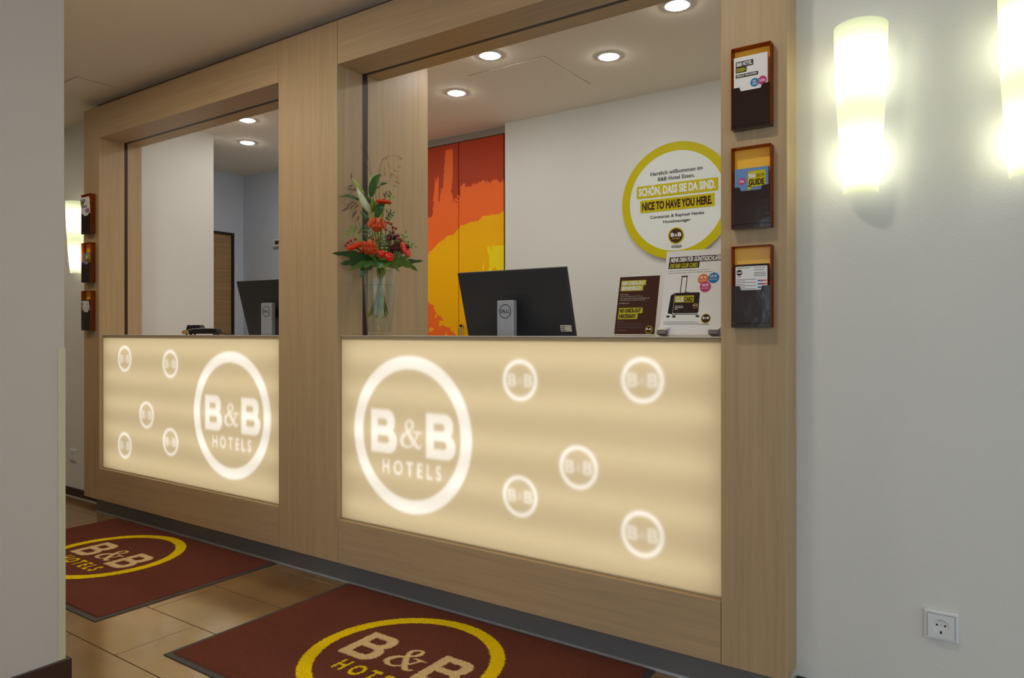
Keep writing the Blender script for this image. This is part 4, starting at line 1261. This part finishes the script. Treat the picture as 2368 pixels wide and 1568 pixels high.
# lily with buds
t = flower('lily_stem', 'tall lily stem with closed buds at the top of the bouquet', 'flower')
MB().tube(smooth([L(868, 432, 0), L(866, 470, 0), L(872, 520, 0), L(884, 590, 0), L(889, 625, 0), L(882, 690, 0), L(874, 728, 0.01)], 26), 0.0032, 7).build('stem', M['stem'], t, True)
def bud(p0, p1, r, mat):
    pts = smooth([p0, p0.lerp(p1, 0.5), p1], 12)
    rr = [max(0.0006, r * (math.sin(PI * min(1, (k_ / 11) ** 0.8)) * 0.9 + 0.12 * (1 - k_ / 11))) for k_ in range(12)]
    MB().tube(pts, rr, 10).build('bud', M[mat], t, True)
bud(L(851, 452, -.02), L(824, 413, -.03), 0.0115, 'budg')
bud(L(862, 492, -.03), L(835, 438, -.05), 0.0155, 'bud')
bud(L(868, 434, 0.0), L(869, 399, 0.0), 0.0115, 'budg')
bud(L(908, 470, 0.02), L(915, 442, 0.02), 0.009, 'budg')
for (a, b_, c_, w_, m_) in (((866, 456, -.01), (872, 425, -.03), (889, 402, -.02), .042, 'leaf_d'), ((878, 435, 0), (890, 424, 0), (904, 420, .01), .016, 'leaf_d'), ((842, 464, -.01), (818, 455, -.02), (796, 459, -.02), .016, 'leaf_d'),
                             ((878, 506, -.03), (884, 486, -.05), (897, 466, -.04), .045, 'leaf_d'), ((890, 462, .01), (900, 452, .0), (914, 443, 0), .022, 'leaf_m'), ((866, 472, 0), (860, 460, -.01), (853, 452, -.02), .016, 'leaf_d'),
                             ((862, 512, -.01), (852, 500, -.02), (842, 488, -.02), .020, 'leaf_d'), ((870, 490, 0), (875, 470, .02), (866, 455, .03), .022, 'leaf_m')):
    MB().leaf([L(*a), L(*b_), L(*c_)], w_, Vector((0.6, 0.2, 0.5)), 12, 0.2).build('leaf', M[m_], t, True)

gerbera((895, 468), -.035, (0.05, -0.30, 1), 0.080, 'red gerbera highest in the bouquet', 1)
gerbera((832, 572), -.06, (-0.35, -0.34, 0.9), 0.088, 'red gerbera at the lower left of the bouquet', 2)
gerbera((943, 579), -.085, (0.85, -0.50, 0.45), 0.076, 'orange-red gerbera at the lower right of the bouquet', 3)
pincushion((880, 528), -.045, (0.05, -0.25, 1), 0.047, 'orange pincushion flower in the middle of the bouquet', 4, 1.0)
pincushion((863, 582), -.07, (0.1, -0.75, 0.75), 0.044, 'orange pincushion flower low at the left of the bouquet', 5, 1.0)
for (c_, d_, r_, lb, i) in (((890, 591), -.11, 0.0175, 'smaller round red fruit at the left of the pair', 6), ((907, 598), -.125, 0.0205, 'larger round red fruit at the right of the pair', 7)):
    t = flower('ornamental_fruit', lb, 'fruit', 'red fruits in the bouquet')
    c = L(*c_, d_)
    prof_ = [(1e-5, -0.86), (0.35, -0.93), (0.75, -0.68), (1.0, -0.1), (0.95, 0.35), (0.7, 0.72), (0.35, 0.9), (0.1, 0.8), (1e-5, 0.74)]
    MB().lathe([(a * r_, b2 * r_) for a, b2 in prof_], 20, center=c).build('fruit_body', M['apple'], t, True)
    MB().tube([c + Vector((0, 0, r_ * 0.7)), c + Vector((0.002, 0.002, r_ * 1.15))], 0.001, 5).build('fruit_tip', M['twig'], t, True)
    add_stem(t, c + Vector((0, 0.01, -r_ * 0.6)), d_, i, 0.002, 'twig')

# burgundy cone flower
t = flower('burgundy_flower', 'dark burgundy cone-like flower right of the fruits', 'flower')
c = L(926, 576, -.06); ax = Vector((0.75, -0.45, 0.1)).normalized(); u = ax.cross(Vector((0, 0, 1))).normalized(); w_ = ax.cross(u)
mb = MB()
for k_ in range(120):
    u_ = k_ / 119; ph = k_ * 2.39996
    rad = 0.026 * math.sin(PI * (0.12 + 0.8 * u_)) ; base = c + ax * (-0.045 + 0.09 * u_)
    dr_ = u * math.cos(ph) + w_ * math.sin(ph)
    mb.leaf([base + dr_ * rad * 0.5, base + dr_ * rad * 1.0 + ax * 0.004, base + dr_ * rad * 1.12 + ax * 0.016], 0.009, ax.cross(dr_), 4, 0.2, tipw=0.2)
mb.build('bracts', M['burg'], t, True)
MB().tube([c - ax * 0.045, c, c + ax * 0.045], [0.012, 0.02, 0.008], 8).build('core', M['burg'], t, True)
add_stem(t, c - ax * 0.045, -.06, 8, 0.003)
# second reddish fuzzy filler
t = flower('filler_flower', 'fuzzy dark red filler flower above the burgundy flower', 'flower')
mb = MB(); rnd = random.Random(3)
c = L(915, 556, -.01)
for k_ in range(90):
    dv = Vector((rnd.uniform(-1, 1), rnd.uniform(-1, 0.6), rnd.uniform(-0.3, 1.2))).normalized()
    p = c + dv * 0.012
    mb.tube([p, p + dv * rnd.uniform(0.02, 0.036)], [0.0014, 0.0007], 3)
mb.build('tufts', M['burg'], t, True)
add_stem(t, c, -.01, 9, 0.002)

# berry twigs
def berries(label, pts, root, i):
    t = flower('berry_twig', label, 'berry twig', 'red berry twigs in the bouquet')
    for (x, y, d_) in pts:
        p = L(x, y, d_)
        MB().ball(p, 0.0062, 10, 6).build('berry', M['berry'], t, True)
        MB().tube(smooth([p, p.lerp(L(*root), 0.5) + Vector((0, 0, -0.006)), L(*root)], 6), 0.0008, 4).build('twiglet', M['twig'], t, True)
    add_stem(t, L(*root), root[2], i, 0.0015, 'twig')
berries('red berry twig to the right of the middle pincushion', [(906, 516, -.05), (912, 519, -.05), (916, 526, -.04), (922, 529, -.05), (916, 537, -.05), (928, 545, -.05), (930, 553, -.05), (935, 556, -.04), (900, 532, -.05), (906, 552, -.05)], (905, 575, -.03), 20)
berries('red berry twig at the lower left above the gerbera', [(832, 556, -.06), (822, 560, -.06), (816, 565, -.06), (811, 571, -.06), (870, 555, -.07), (882, 557, -.08), (845, 586, -.08)], (862, 590, -.04), 21)

# pinnate twigs
def pinnate(label, spine, n, ln, mat, i):
    t = flower('leafy_twig', label, 'leafy twig', 'fine leafy twigs in the bouquet')
    P = smooth([L(*q) for q in spine], n + 2)
    MB().tube(P, 0.001, 5).build('twig', M['stem'], t, True)
    for k_ in range(1, n + 1):
        tg = (P[min(k_ + 1, n + 1)] - P[k_ - 1]).normalized()
        nrm = Vector((0, -1, 0)); sd = tg.cross(nrm).normalized()
        for s_ in (-1, 1):
            dv = (sd * s_ + tg * 0.6).normalized()
            MB().leaf([P[k_], P[k_] + dv * ln * 0.55 + nrm * 0.003, P[k_] + dv * ln], ln * 0.42, tg, 6, 0.15).build('leaflet', M[mat], t, True)
    MB().leaf([P[-1], P[-1] + tg * ln * 0.5, P[-1] + tg * ln], ln * 0.4, sd, 6, 0.15).build('leaflet', M[mat], t, True)
    add_stem(t, P[0], spine[0][2], i, 0.0013)
pinnate('green leafy twig standing up at the right of the bouquet', [(925, 570, -.01), (938, 557, -.02), (943, 540, -.03)], 3, 0.022, 'leaf_l', 22)
pinnate('green leafy twig pointing right above the right gerbera', [(925, 575, 0), (945, 560, 0), (964, 566, 0)], 4, 0.018, 'leaf_m', 23)
pinnate('green leafy twig hanging at the left of the bouquet', [(852, 540, 0), (830, 528, -.02), (811, 545, -.03)], 4, 0.022, 'leaf_m', 24)
pinnate('dark leafy twig between the two pincushion flowers', [(872, 572, -.03), (862, 548, -.05), (856, 530, -.05)], 4, 0.020, 'leaf_d', 25)
pinnate('dark leafy twig at the right of the middle pincushion', [(900, 520, .0), (905, 503, -.01), (915, 492, -.01)], 4, 0.016, 'leaf_d', 26)
pinnate('fine green twig behind the red fruits', [(905, 590, -.05), (898, 570, -.07), (893, 548, -.07)], 6, 0.016, 'leaf_d', 27)
pinnate('fine green twig below the burgundy flower', [(905, 600, -.07), (920, 592, -.10), (935, 596, -.10)], 5, 0.013, 'leaf_d', 28)

pinnate('dark leafy twig low behind the left pincushion', [(885, 600, -.03), (878, 580, -.03), (884, 556, -.02)], 5, 0.020, 'leaf_d', 50)
pinnate('green leafy twig between berries and burgundy flower', [(905, 588, -.02), (916, 572, -.03), (928, 556, -.03)], 5, 0.018, 'leaf_m', 51)
pinnate('dark leafy twig behind the berries', [(898, 580, .0), (905, 556, .0), (914, 532, .01)], 6, 0.017, 'leaf_d', 52)
pinnate('green leafy twig above the lower left gerbera', [(862, 575, -.02), (846, 562, -.03), (836, 552, -.03)], 4, 0.016, 'leaf_m', 53)
pinnate('dark leafy twig directly below the middle pincushion', [(886, 590, -.02), (890, 566, -.03), (884, 544, -.03)], 6, 0.016, 'leaf_d', 54)
pinnate('dark leafy twig in front of the burgundy flower', [(895, 606, -.06), (912, 594, -.11), (926, 588, -.12)], 5, 0.014, 'leaf_d', 55)

# oat grasses
def oats(label, spine, spikes, mat, i, sz=0.013):
    t = flower('oat_grass', label, 'grass', 'dry oat grasses in the bouquet')
    P = smooth([L(*q) for q in spine], 16)
    MB().tube(P, [0.0010] * 12 + [0.0006] * 4, 4).build('stalk', M['twig'], t, True)
    for (x, y, ang) in spikes:
        p = L(x, y, spine[-1][2])
        near = min(P, key=lambda q: (q - p).length)
        dv = Vector((math.cos(ang), 0.1, math.sin(ang)))
        tp = p + dv * sz
        MB().tube([p - dv * sz * 0.5, p, p + dv * sz * 0.4, tp], [0.0008, 0.0034, 0.0027, 0.0003], 5).build('spikelet', M[mat], t, True)
        MB().tube(smooth([near, near.lerp(p, 0.6) + Vector((0, 0, 0.006)), p - dv * sz * 0.5], 5), 0.00035, 3).build('hair_stalk', M['straw'], t, True)
    add_stem(t, P[0], spine[0][2], i, 0.0012, 'twig')
oats('dry oat grass arching right at the top of the bouquet', [(887, 500, .02), (885, 420, .02), (887, 378, .02), (902, 357, .02), (932, 354, .02)],
     [(902, 358, 4.4), (927, 356, 5.2), (934, 359, 5.6), (905, 373, 4.9), (909, 381, 5.2), (898, 385, 5.0), (897, 395, 5.0), (912, 396, 4.9), (911, 402, 4.6), (917, 397, 5.5), (925, 404, 5.8), (930, 380, 6.2), (921, 389, 6.0), (922, 414, 5.6), (928, 416, 5.6), (920, 424, 6.0)], 'straw', 30)
oats('dry oat grass right behind the highest gerbera', [(892, 520, .03), (896, 470, .03), (900, 440, .03), (906, 436, .03)],
     [(901, 440, 5.2), (909, 438, 5.4), (896, 444, 5.0), (907, 447, 5.0), (914, 447, 5.5), (902, 482, 4.9), (911, 481, 4.6), (907, 488, 5.0), (903, 497, 4.8)], 'strawd', 31)
oats('brown oat grass spreading left of the lily buds', [(868, 520, .0), (856, 480, -.01), (838, 450, -.02), (826, 425, -.03)],
     [(823, 412, 1.6), (822, 433, 3.5), (821, 440, 3.3), (831, 441, 3.4), (826, 470, 3.8), (818, 476, 3.9), (824, 480, 4.2), (833, 472, 3.9), (836, 478, 3.9), (814, 485, 4.0), (808, 486, 4.0), (843, 456, 5.0), (828, 498, 4.4), (838, 505, 4.4), (833, 492, 4.1)], 'strawd', 32, 0.018)
for (a, b_, lb, i) in (((866, 404, .0), (842, 333, -.01), 'thin straight twig leaning left above the lily', 33), ((878, 450, .03), (852, 318, .02), 'thinnest straight twig rising highest above the lily', 34)):
    t = flower('bare_twig', lb, 'twig', 'bare twigs in the bouquet')
    MB().tube([L(878, 520, 0), L(*a), L(*b_)], [0.0014, 0.0011, 0.0007], 5).build('shoot', M['twig'], t, True)
    add_stem(t, L(878, 520, 0), 0, i, 0.0015, 'twig')

# ================================================================== LOGO MATS
def mat_pile():
    m, N, L, p = new_mat('mat_pile')
    at = N.new('ShaderNodeAttribute'); at.attribute_name = 'print'
    L.new(at.outputs['Color'], p.inputs['Base Color'])
    p.inputs['Roughness'].default_value = 0.95; p.inputs['Specular IOR Level'].default_value = 0.1
    g = N.new('ShaderNodeNewGeometry')
    t = N.new('ShaderNodeTexNoise'); t.inputs['Scale'].default_value = 420; t.inputs['Detail'].default_value = 2
    L.new(g.outputs['Position'], t.inputs['Vector'])
    b = N.new('ShaderNodeBump'); b.inputs['Strength'].default_value = 0.6; b.inputs['Distance'].default_value = 0.003
    L.new(t.outputs['Fac'], b.inputs['Height']); L.new(b.outputs['Normal'], p.inputs['Normal'])
    return m
M['pile'] = mat_pile()
M['rubber'] = plain('mat_rubber', (62, 60, 58), 0.6)
def logo_mat(x0, x1, y0, y1, lx, ly, label):
    cx_, cy_ = (x0 + x1) / 2, (y0 + y1) / 2
    t = thing('door_mat', label, 'mat', (cx_, cy_, 0.0002), group='brown logo mats in front of the counter')
    bbox('rubber_edge', (x0 - cx_, x1 - cx_, y0 - cy_, y1 - cy_, 0, 0.0035), M['rubber'], t, bev=0.001, seg=1)
    bd = 0.021
    a0, a1, b0, b1 = x0 + bd, x1 - bd, y0 + bd, y1 - bd * 0.5
    res = 0.0026
    nx, ny = int((a1 - a0) / res), int((b1 - b0) / res)
    GX, GY = np.meshgrid(np.linspace(a0, a1, nx), np.linspace(b0, b1, ny))
    rs = np.random.RandomState(5)
    JX = GX + rs.normal(0, 0.0016, GX.shape) - lx; JY = GY + rs.normal(0, 0.0016, GX.shape) - ly
    R = 0.344
    ringm = (np.hypot(JX, JY) < R) & (np.hypot(JX, JY) > R - 0.049)
    let = (B_sdf(JX, JY, -0.230, -0.080, -0.083, 0.104, True) < 0) | (B_sdf(JX, JY, 0.107, 0.255, -0.083, 0.104, True) < 0) | (amp_sdf(JX, JY, -0.046, 0.082, -0.056, 0.082) < -0.0008)
    hot = text_mask(JX, JY, 'H O T E L S', -0.158, 0.172, -0.176, -0.107, 0.025)
    col = np.empty(GX.shape + (4,))
    n_ = 1 + rs.normal(0, 0.10, GX.shape)[..., None]
    lo = np.kron(rs.normal(0, 1, (ny // 24 + 2, nx // 24 + 2)), np.ones((24, 24)))[:ny, :nx]
    lo = 1 + 0.05 * box_blur(lo, 12)[..., None]
    col[...] = s2l((106, 58, 46))
    col[ringm] = s2l((236, 204, 10)); col[let] = s2l((222, 192, 142)); col[hot] = s2l((236, 204, 10))
    col[..., :3] = np.clip(col[..., :3] * n_ * lo, 0, 1)
    ed = np.minimum.reduce([GX - a0, a1 - GX, GY - b0, b1 - GY])
    Zz = 0.0092 + rs.uniform(-0.0008, 0.0008, GX.shape)
    Zz = np.where(ed < 0.004, 0.0034 + np.clip(ed / 0.004, 0, 1) * 0.0055, Zz)
    P3 = np.stack([GX - cx_, GY - cy_, Zz], -1)
    grid_mesh('pile', nx, ny, P3, col, M['pile'], t, color=True)
logo_mat(-2.375, -0.935, 1.348, 2.186, -1.664, 1.775, 'dark brown logo mat in front of the right counter, nearest the camera')
logo_mat(-4.345, -2.862, 1.352, 2.182, -3.635, 1.788, 'dark brown logo mat in front of the left counter, cut by the foreground wall')
